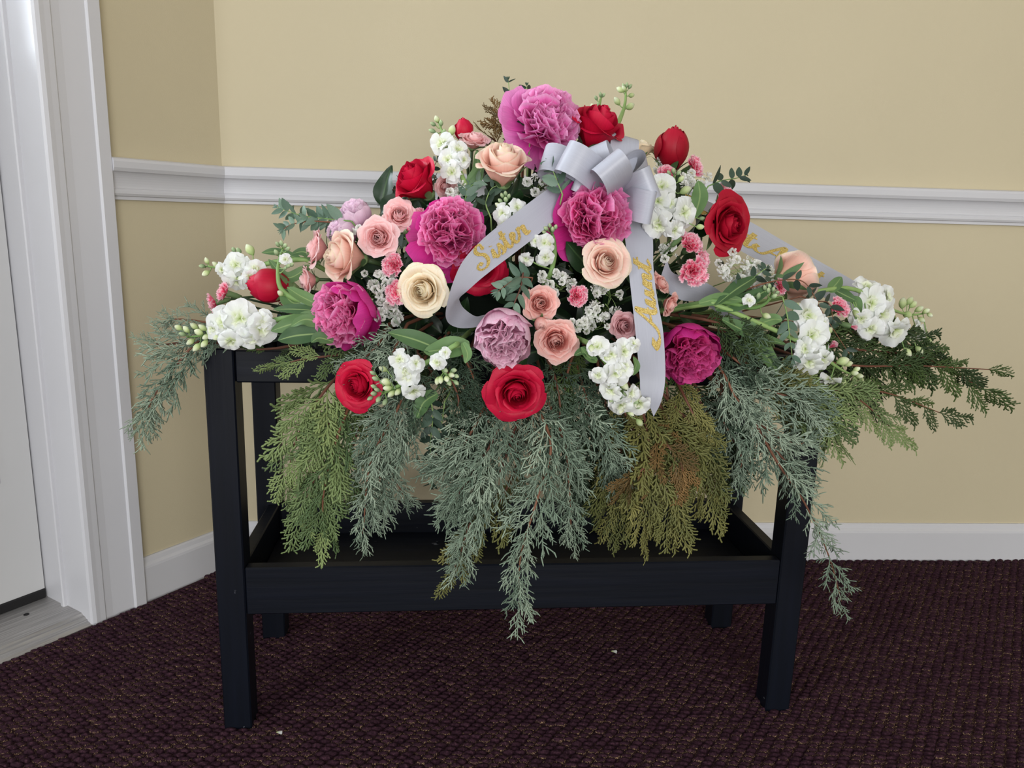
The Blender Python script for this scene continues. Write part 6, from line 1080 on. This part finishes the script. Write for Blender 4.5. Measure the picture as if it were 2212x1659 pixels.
for label, stem, fls, buds, leaves in STOCK:
    org = Vector(stem[-1]); t = thing('stock_stem', label, 'stock flower', org, 'white stock flowers in the spray')
    rr = random.Random(label)
    pts = [Vector(p) for p in stem]; c = core_point(pts[-1])
    path = spline(pts, 16)+[np.array(p) for p in spline([pts[-1], pts[-1].lerp(c, .5), c], 6)[1:]]
    b = MB(); m_ = len(path); b.tube([Vector(p)-org for p in path], [.0012+.0022*min(1, i/10) for i in range(m_)], 7)
    obj('stem', b.mesh('stem'), M['stem_green'], t)
    allp = [Vector(p) for p in path[:16]]
    def pedicel(frm, r):
        q = min(allp, key=lambda s: (s-frm).length); b = MB()
        mid = frm.lerp(q, .5)+Vector((0, 0, -.002))
        b.tube([frm-org, mid-org, q-org], [r, r*.8, r], 5); obj('pedicel', b.mesh('pedicel'), M['stem_green'], t)
    for k, (P, R_, fa) in enumerate(fls):
        P = Vector(P); fa = Vector(fa); Mf = axes_matrix(P-org-fa*R_*.3, fa, R_, rr.uniform(0, 6.28))
        fo = obj('floret', FLORET[k % 3], M['stock_centre'], t, Mf)
        n = 8 + (k % 2)
        for q in range(n):
            az = q*2.39996+rr.gauss(0, .12); th = (1.42, 1.12, .78)[q % 3]+rr.gauss(0, .16)
            obj('petal', SPET[q % 4], M['stock'], fo, face_matrix((0, 0, 0), dir_tp(th, az), (rr.uniform(.85, 1.1), 1.1, (1.08, .98, .78)[q % 3]*rr.uniform(.92, 1.06)), (0, 0, 1), rr.gauss(0, .3)))
        pedicel(P-fa*R_*.3, .0011)
    tip = Vector(stem[0])
    for k, (P, R_) in enumerate(buds):
        P = Vector(P); q = min(allp, key=lambda s: (s-P).length); d = (P-q)
        if d.length < .002: d = tip-allp[3]
        d = (d.normalized()+(tip-allp[4]).normalized()*.6).normalized()
        obj('bud', SBUD[k % 3], M['stock_bud'] if R_ > .0052 else M['stock_bud_green'], t, axes_matrix(P-org, d, (R_*.80, R_*.80, R_*.92), rr.uniform(0, 6)))
        pedicel(P-d*R_*.8, .0008)
    for a, b_, c_, w in leaves:
        curved_leaf('leaf', a, b_, c_, w, (rr.uniform(-.3, .3), -1, rr.uniform(.2, .9)), M['leaf_stock'], t, org)

for label, basep, bl in GYPS:
    org = Vector(basep); t = thing('babys_breath_sprig', label, "baby's breath", org, "baby's breath sprigs in the spray")
    rr = random.Random(label); b = MB(); ctr = sum((Vector(p) for p, r in bl), Vector())/len(bl)
    c = core_point(org); b.tube([Vector(p)-org for p in spline([org.lerp(ctr, .4), org, org.lerp(c, .6)], 6)], .0008, 4)
    hubs = [ctr.lerp(org, .35)+Vector((rr.gauss(0, .008), rr.gauss(0, .006), rr.gauss(0, .008))) for _ in range(5)]
    for h_ in hubs: b.tube([h_-org, (h_-org)*.5, (ctr-org)*.15], .0005, 3)
    for p, r in bl:
        p = Vector(p); h_ = min(hubs, key=lambda s: (s-p).length+rr.uniform(0, .02))
        b.tube([h_-org, h_.lerp(p, .5)+Vector((0, 0, .002))-org, p-org], .00035, 3)
    obj('stems', b.mesh('stems'), M['stem_green'], t)
    for k, (p, r) in enumerate(bl):
        d = Vector((rr.gauss(0, .6), -1, rr.gauss(.3, .6)))
        obj('blossom', GYPS_M[k % 4], M['gyps'], t, axes_matrix(Vector(p)-org, d, r, rr.uniform(0, 6)))


VIEW = Vector((0, -1, .15))
for label, pts, ll, n, c in EUC:
    org = Vector(pts[0]); t = thing('eucalyptus_sprig', label, 'eucalyptus', org, 'eucalyptus sprigs in the spray'); rr = random.Random(label)
    path = [Vector(p) for p in spline(pts, 4*n+1)]
    c_ = core_point(org); back = [Vector(p) for p in spline([org, org.lerp(c_, .35)+Vector((0, .01, -.01)), org.lerp(c_, .7)], 5)]
    full = list(reversed(back))[:-1]+path
    b = MB(); b.tube([p-org for p in full], [.0012*(1-.6*i/len(full)) for i in range(len(full))], 5)
    obj('stem', b.mesh('stem'), M['twig'] if rr.random() < .4 else M['stem_green'], t)
    for k in range(n):
        f = .12+.86*k/max(1, n-1); i = min(len(path)-2, int(f*(len(path)-1))); p = path[i]; tg = (path[i+1]-path[max(0, i-1)]).normalized()
        sd = tg.cross(VIEW).normalized()
        size = ll*1.25*(1-.40*f)*rr.uniform(.85, 1.15)
        for s_ in (-1, 1):
            rot = rr.uniform(-.9, .9)
            side = (Quaternion(tg, rot) @ sd)*s_
            d = (side*rr.uniform(.75, 1.1)+tg*rr.uniform(.5, 1.0)).normalized()
            face = VIEW + Vector((rr.gauss(0, .6), rr.gauss(0, .3), rr.gauss(0, .6)))
            obj('leaf', EUC_M[(k+(s_ > 0)) % 2], M['euc_'+c], t, face_matrix(p-org, d, (size*.95, size, size), -face))
    tip = path[-1]; tg = (path[-1]-path[-3]).normalized()
    for s_ in (-.35, .0, .35):
        d = (tg + tg.cross(VIEW)*s_).normalized(); obj('leaf', EUC_M[0], M['euc_'+c], t, face_matrix(tip-org, d, (ll*.25, ll*.5, ll*.5), -VIEW))

# ------------------------------------------------------------ evergreen branchlets (shared meshes, length 1 along +Z)
def shoot(b, p, d, ln, r, flat=None, seg=1):
    """a scale-leaf shoot: tapered prism; flat gives the side axis of a flattened one"""
    p = np.asarray(p, float); d = np.asarray(d, float); d = d/np.linalg.norm(d)
    if flat is None:
        a = np.cross(d, (0.31, .83, .46)); a /= np.linalg.norm(a); c = np.cross(d, a)
        v = [p+a*r, p+(-.5*a+.87*c)*r, p+(-.5*a-.87*c)*r]
        q = p+d*ln*.8; v += [q+a*r*.85, q+(-.5*a+.87*c)*r*.85, q+(-.5*a-.87*c)*r*.85, p+d*ln]
        b.add(v, [(0, 1, 4, 3), (1, 2, 5, 4), (2, 0, 3, 5), (3, 4, 6), (4, 5, 6), (5, 3, 6)], [(0, 0)]*3+[(0, .8)]*3+[(0, 1)])
    else:
        s_ = np.asarray(flat, float); s_ = s_-d*(s_@d); s_ /= np.linalg.norm(s_); c = np.cross(d, s_)
        v = []; f = []; uv = []
        prof = [(0, .7), (.3, 1.15), (.45, .75), (.75, 1.1), (.9, .7), (1, .0)]
        for t_, k in prof[:-1]:
            q = p+d*ln*t_
            v += [q+s_*r*k, q+c*r*.4*k, q-s_*r*k, q-c*r*.4*k]; uv += [(0, t_)]*4
        v.append(p+d*ln); uv.append((0, 1)); m = len(prof)-1
        for i in range(m-1):
            for k in range(4): f.append((i*4+k, i*4+(k+1) % 4, (i+1)*4+(k+1) % 4, (i+1)*4+k))
        for k in range(4): f.append(((m-1)*4+k, (m-1)*4+(k+1) % 4, m*4))
        b.add(v, f, uv)
def juniper_branchlet(seed):
    rs = np.random.RandomState(seed); b = MB(); n = 10
    def ax(t): return np.array([.07*math.sin(t*3+seed), .07*math.cos(t*2.2+seed), t])
    b.tube([tuple(ax(t)) for t in np.linspace(0, 1, 8)], [.016*(1-.4*i/7) for i in range(8)], 4)
    for k in range(n):
        t = .06+.90*k/(n-1); p = ax(t)
        az = k*2.4+rs.normal(0, .4); th = rs.uniform(.7, 1.1)*(1-.22*t)
        d = np.array([math.sin(th)*math.cos(az), math.sin(th)*math.sin(az), math.cos(th)])
        ln = (.40*(1-.62*t)+.08)*rs.uniform(.7, 1.2)
        shoot(b, p, d, ln, .0145)
        m = max(1, int(ln/.075))
        for q in range(m):
            tt = .25+.65*q/max(1, m-1) if m > 1 else .5
            az2 = az+(1 if q % 2 else -1)*rs.uniform(.6, 1.3); th2 = th+rs.uniform(-.75, .35)
            d2 = np.array([math.sin(th2)*math.cos(az2), math.sin(th2)*math.sin(az2), math.cos(th2)])+d*.2
            shoot(b, p+d*ln*tt, d2, rs.uniform(.12, .22), .0165)
    for k in range(9):
        t = rs.uniform(.05, 1); a = rs.uniform(0, 6.28); shoot(b, ax(t), (math.cos(a), math.sin(a), rs.uniform(.3, 1.1)), rs.uniform(.10, .18), .016)
    shoot(b, ax(1), (0, 0, 1), .12, .017)
    return b.mesh('branchlet')
def cedar_branchlet(seed):
    rs = np.random.RandomState(seed+30); b = MB(); n = 12; cv = rs.uniform(-.16, .16)
    def ax(t): return np.array([cv*t*t, -.14*t*t, t])
    b.tube([tuple(ax(t)) for t in np.linspace(0, 1, 7)], [.016*(1-.4*i/6) for i in range(7)], 4)
    for k in range(n):
        t = .05+.92*k/(n-1); p = ax(t); s_ = 1 if k % 2 else -1
        a = rs.uniform(.42, .66)*(1-.2*t)
        d = np.array([s_*math.sin(a), rs.normal(-.06, .10), math.cos(a)])
        ln = (.40*math.sin(math.pi*min(1, (.25+.75*(1-t))*.62))**1.2*(1-.5*t)+.09)*rs.uniform(.7, 1.2)
        shoot(b, p, d, ln, .0205, flat=(1, 0, 0))
        m = max(1, int(ln/.068))
        for q in range(m):
            tt = .22+.64*q/max(1, m-1) if m > 1 else .5; s2 = 1 if q % 2 else -1
            a2 = a*s_+s2*rs.uniform(.42, .62)
            d2 = np.array([math.sin(a2), rs.normal(-.08, .10), math.cos(a2)])
            shoot(b, p+d*ln*tt, d2, (.17*(1-.35*tt))*rs.uniform(.7, 1.15), .0205, flat=(1, 0, 0))
    shoot(b, ax(1), (cv*2, -.25, 1), .12, .021, flat=(1, 0, 0))
    return b.mesh('branchlet')
JUN = [juniper_branchlet(s) for s in range(6)]; CED = [cedar_branchlet(s) for s in range(6)]
DOWN = Vector((0, 0, -1))
for kind, c, pts, bl, n, label in EVERGREENS:
    org = Vector(pts[0]); jun = kind == 'juniper'
    t = thing('juniper_branch' if jun else 'cedar_branch', label, 'evergreen branch', org, 'evergreen branches in the spray'); rr = random.Random(label)
    path = [Vector(p) for p in spline(pts, 33)]
    c_ = core_point(org); back = [Vector(p) for p in spline([org, org.lerp(c_, .5)+Vector((0, 0, .012)), c_], 6)]
    full = list(reversed(back))[:-1]+path; m = len(full)
    b = MB(); b.tube([p-org for p in full], [.0026*(1-.72*i/m) for i in range(m)], 6)
    obj('stem', b.mesh('stem'), M['twig'], t)
    mat = M[('ju_' if jun else 'ce_')+c]
    if not jun: n = int(n*.62)
    for k in range(n):
        f = k/(n-1)*.96+.02; i = min(31, int(f*32)); p = path[i].lerp(path[i+1], f*32-i); tg = (path[i+1]-path[max(0, i-1)]).normalized()
        s_ = 1 if k % 2 else -1
        size = bl*(1.0-.42*f)*rr.uniform(.8, 1.15)*(.8 if f < .1 else 1)
        sd = tg.cross(VIEW).normalized()
        if jun:
            side = Quaternion(tg, rr.uniform(-1.2, 1.2)) @ (sd*s_); spread = rr.uniform(.45, .9)*(1-.35*f)
        else:
            side = Quaternion(tg, rr.uniform(-.55, .55)) @ (sd*s_); spread = rr.uniform(.45, .75)*(1-.3*f)
        d = (tg*1.0+side*spread+DOWN*(.28 if not jun else .15)).normalized()
        if k == n-1: d = tg; size *= 1.1
        face = VIEW+Vector((rr.gauss(0, .45), rr.gauss(0, .2), rr.gauss(0, .45)))
        obj('branchlet', (JUN if jun else CED)[rr.randrange(6)], mat, t, face_matrix(p-org, d, (size*1.05, size, size), -face, rr.uniform(-3, 3) if jun else rr.gauss(0, .25)))

# ------------------------------------------------------------ dark leafy filler sprigs between the flowers
rr = random.Random(77); FILL = [("far left end", -.36), ("left side", -.24), ("left shoulder", -.18), ("left of centre", -.12), ("centre", .0), ("right of centre", .12), ("right shoulder", .18), ("right side", .24), ("far right end", .37)]
TIER = [("low", .03), ("middle", .12), ("raised", .165), ("upper", .21)]
for where, lx in FILL:
    for tier, lz in TIER:
        top = .33*(1-(abs(lx)/.52)**1.1)
        if lz > max(.035, top): continue
        for row, ly in (("front", -.12-.05*(1-lz/.3)), ("heart", -.03), ("rear", .08)):
            if row == "heart" and abs(lx) > .3 or row == "rear" and lx < -.15 and tier != "low": continue
            if tier == "raised" and (row != "heart" or lx < .1): continue
            if row == "rear" and abs(lx) > .3 and tier != "low": continue
            p = SC+SX*lx*(.92 if row == "front" else .8)+SY*ly*(1-abs(lx)*.9)+Vector((0, 0, lz*(1 if row == "front" else .85)-.005)); out = (SX*lx*.7+SY*ly*1.8+Vector((0, 0, lz*.5))).normalized()
            t = thing('leafy_sprig', 'dark green leafy filler sprig, %s tier at the %s of the %s' % (tier, row, where), 'foliage', p, 'dark leafy filler sprigs'); rs_ = random.Random(where+tier+row)
            c_ = core_point(p); b = MB(); b.tube([Vector(q)-p for q in spline([p+out*.03, p, p.lerp(c_, .6)], 6)], .0014, 5); obj('stem', b.mesh('stem'), M['stem_dark'], t)
            for k in range(14):
                q = out*rs_.uniform(-.04, .02)+SX*rs_.gauss(0, .026)+Vector((0, 0, rs_.gauss(0, .018)))
                az = k*2.4; o2 = out.orthogonal().normalized(); sd = Quaternion(out, az) @ o2
                d = (sd*rs_.uniform(.6, 1.1)+out*rs_.uniform(.1, .5)).normalized(); size = rs_.uniform(.036, .058)
                if abs(lx) > .3: size *= .75
                obj('leaf', LEAF[k % 3], M['leaf_dark'], t, face_matrix(q, d, (size*.95, size, size), -out+Vector((rs_.gauss(0, .3),)*3)))

# ------------------------------------------------------------ silver bow and lettered ribbon tails
def ribbon_grid(rows, n, nu=7, bow_=0.0):
    """smooth strip through pairs of edge points; returns A(t), B(t) samples"""
    A = spline([r[0] for r in rows], n); B = spline([r[1] for r in rows], n); return A, B
def ribbon_obj(name, rows, n, parent, org):
    A, B = ribbon_grid(rows, n); v = []; uv = []; nu = 5
    for j in range(n):
        for i in range(nu):
            u = i/(nu-1); v.append(tuple(A[j]*(1-u)+B[j]*u-np.array(org))); uv.append((u, j/(n-1)))
    return obj(name, make_mesh(name, v, grid_faces(nu, n), uv), M['ribbon'], parent), A, B

K = Vector(KNOT)
bow = thing('ribbon_bow', 'silver satin ribbon bow with looped ribbon and gold lettered tails', 'bow', K)
HW = .0205
for vec, op, tw in LOOPS:
    d = Vector(vec); Ln = d.length; d.normalize()
    w = Vector(CAM_RIGHT).cross(d)
    # ribbon width runs across the loop
    q0 = d.cross(VIEW).normalized(); w = Quaternion(d, math.radians(tw)) @ q0; qn = d.cross(w).normalized()
    v = []; uv = []; n = 33; Bw = Ln*op*.36
    for j in range(n):
        t_ = j/(n-1); e = (1-math.cos(2*math.pi*t_))/2
        pos = d*Ln*e**.85 + qn*Bw*math.sin(2*math.pi*t_)*(.35+.65*e)
        hw = HW*(.42+.58*min(1, e*2.2))
        for i in range(5):
            u = -1+i/2; v.append(tuple(pos+w*u*hw)); uv.append(((u+1)/2, t_))
    obj('loop', make_mesh('loop', v, grid_faces(5, n), uv), M['ribbon'], bow)
b = MB(); b.tube([SX*-.016, SX*-.005+Vector((0, 0, .002)), SX*.006, SX*.016], [.010, .012, .012, .010], 10); obj('knot', b.mesh('knot'), M['ribbon'], bow)

# script letters as strokes in a box of height 1 (x right, y up)
def S_(*p): return list(p)
LET = {
 'S': ([[(.62, .86), (.55, .78), (.60, .98), (.45, 1.05), (.30, .92), (.32, .72), (.46, .52), (.44, .22), (.22, .02), (-.02, .08), (-.06, .28), (.10, .36), (.16, .22)]], .66),
 'i': ([[(.0, .10), (.10, .34), (.16, .44), (.12, .20), (.16, .04), (.28, .10), (.34, .2)], [(.20, .60), (.215, .63)]], .30),
 's': ([[(.0, .12), (.14, .34), (.20, .48), (.25, .28), (.22, .08), (.08, .04), (.20, .03), (.36, .16)]], .34),
 't': ([[(.0, .12), (.14, .44), (.24, .86), (.16, .42), (.15, .10), (.24, .03), (.38, .18)], [(.04, .60), (.18, .62), (.36, .66)]], .34),
 'e': ([[(.0, .12), (.16, .24), (.28, .40), (.20, .50), (.11, .36), (.11, .12), (.22, .03), (.38, .18)]], .36),
 'r': ([[(.0, .12), (.10, .38), (.13, .52), (.15, .42), (.30, .46), (.28, .24), (.30, .06), (.42, .10)]], .42),
 'A': ([[(-.22, .42), (-.30, .22), (-.16, .06), (.02, .14), (.24, .58), (.48, 1.02), (.46, .60), (.46, .20), (.54, .04), (.64, .12)], [(.10, .40), (.30, .36), (.58, .44)]], .62),
 'u': ([[(.0, .14), (.08, .38), (.12, .46), (.08, .18), (.15, .03), (.28, .20), (.36, .46), (.33, .18), (.38, .04), (.50, .14)]], .48),
 'n': ([[(.0, .14), (.08, .40), (.12, .46), (.10, .05), (.12, .22), (.26, .46), (.34, .40), (.31, .14), (.36, .04), (.48, .14)]], .46),
 'G': ([[(.56, .90), (.40, 1.04), (.16, .90), (.04, .50), (.14, .14), (.36, .10), (.52, .34), (.54, .50), (.50, .10), (.30, -.2), (.1, -.1)]], .66),
 'a': ([[(.30, .40), (.16, .48), (.04, .30), (.08, .06), (.22, .12), (.34, .46), (.32, .14), (.38, .04), (.48, .14)]], .46),
}
def word_strokes(word):
    x = 0; out = []
    for ch in word:
        if ch == ' ': x += .35; continue
        st, adv = LET[ch]
        for s_ in st: out.append([(x+px, py) for px, py in s_])
        x += adv
    return out, x
def lettering(word, A, B, t0, t1, v0, v1, flip, parent, org, lift, name='lettering'):
    """lay a word on the ribbon: runs from t0 to t1 along it, v0 (baseline) to v1 (cap height) across it"""
    st, W = word_strokes(word); b = MB(); n = len(A)
    A = np.array(A); B = np.array(B)
    def at(x, y):
        t = (t0+(t1-t0)*x/W)*(n-1); i = int(max(0, min(n-2, math.floor(t)))); f_ = t-i
        a = A[i]*(1-f_)+A[i+1]*f_; c = B[i]*(1-f_)+B[i+1]*f_; s_ = v0+(v1-v0)*y
        p = a*(1-s_)+c*s_; nn = np.cross(A[i+1]-A[i], B[i]-A[i]); nn /= np.linalg.norm(nn)+1e-12
        if nn[1] > 0: nn = -nn
        return p+nn*lift-np.array(org)
    for s_ in st:
        m = max(5, 6*len(s_)); P = [np.array(p) for p in spline([(px, py, 0) for px, py in s_], m)]
        v = []
        for k, p in enumerate(P):
            tg = P[min(k+1, m-1)]-P[max(k-1, 0)]; tg = tg/(np.linalg.norm(tg)+1e-9); nr = np.array([-tg[1], tg[0], 0])
            w = .040+.040*max(0, -tg[1]) + (.012 if tg[1] > .3 else 0)          # heavier on the downstroke
            if len(s_) == 2: w = .07
            v.append(tuple(at(*(p+nr*w)[:2]))); v.append(tuple(at(*(p-nr*w)[:2])))
        b.add(v, [(2*k, 2*k+1, 2*k+3, 2*k+2) for k in range(m-1)])
    o = obj(name, b.mesh(name), M['gold'], parent); o['label'] = 'gold glitter script reading '+word; return o
tail, A_, B_ = ribbon_obj('ribbon_tail', RIBBON_SISTER, 61, bow, K); tail['label'] = 'silver ribbon tail lettered Sister, curling under itself'
lettering('Sister', A_, B_, .435, .225, .80, .06, False, tail, K, .0009)
tail, A_, B_ = ribbon_obj('ribbon_tail', RIBBON_AUNT, 61, bow, K); tail['label'] = 'silver ribbon tail lettered Aunt, hanging straight down'
lettering('Aunt', A_, B_, .605, .30, .90, .10, False, tail, K, .0009)
tail, A_, B_ = ribbon_obj('ribbon_tail', RIBBON_REAR, 61, bow, K); tail['label'] = 'silver ribbon tail behind the dark red rose, partly lettered'
lettering('Great Aunt', A_, B_, -.10, .64, .80, .20, False, tail, K, .0009)
tail, A_, B_ = ribbon_obj('ribbon_tail', RIBBON_LOWER, 41, bow, K); tail['label'] = 'plain silver ribbon tail tucked behind the pink carnations'

# ------------------------------------------------------------ fallen petals on the carpet
for p, l, s_ in zip(PETALS_FLOOR, ('small white petal fallen on the carpet under the stand', 'tiny white petal on the carpet by the front left leg'), (.009, .007)):
    o = obj('fallen_petal', SPET[0], M['stock'], None, face_matrix(Vector(p)+Vector((0, 0, .0065)), Vector((.9, .3, .05)), (s_, s_, s_*1.3), (0, 0, 1)))
    tag(o, l, 'petal', 'petals fallen on the carpet')
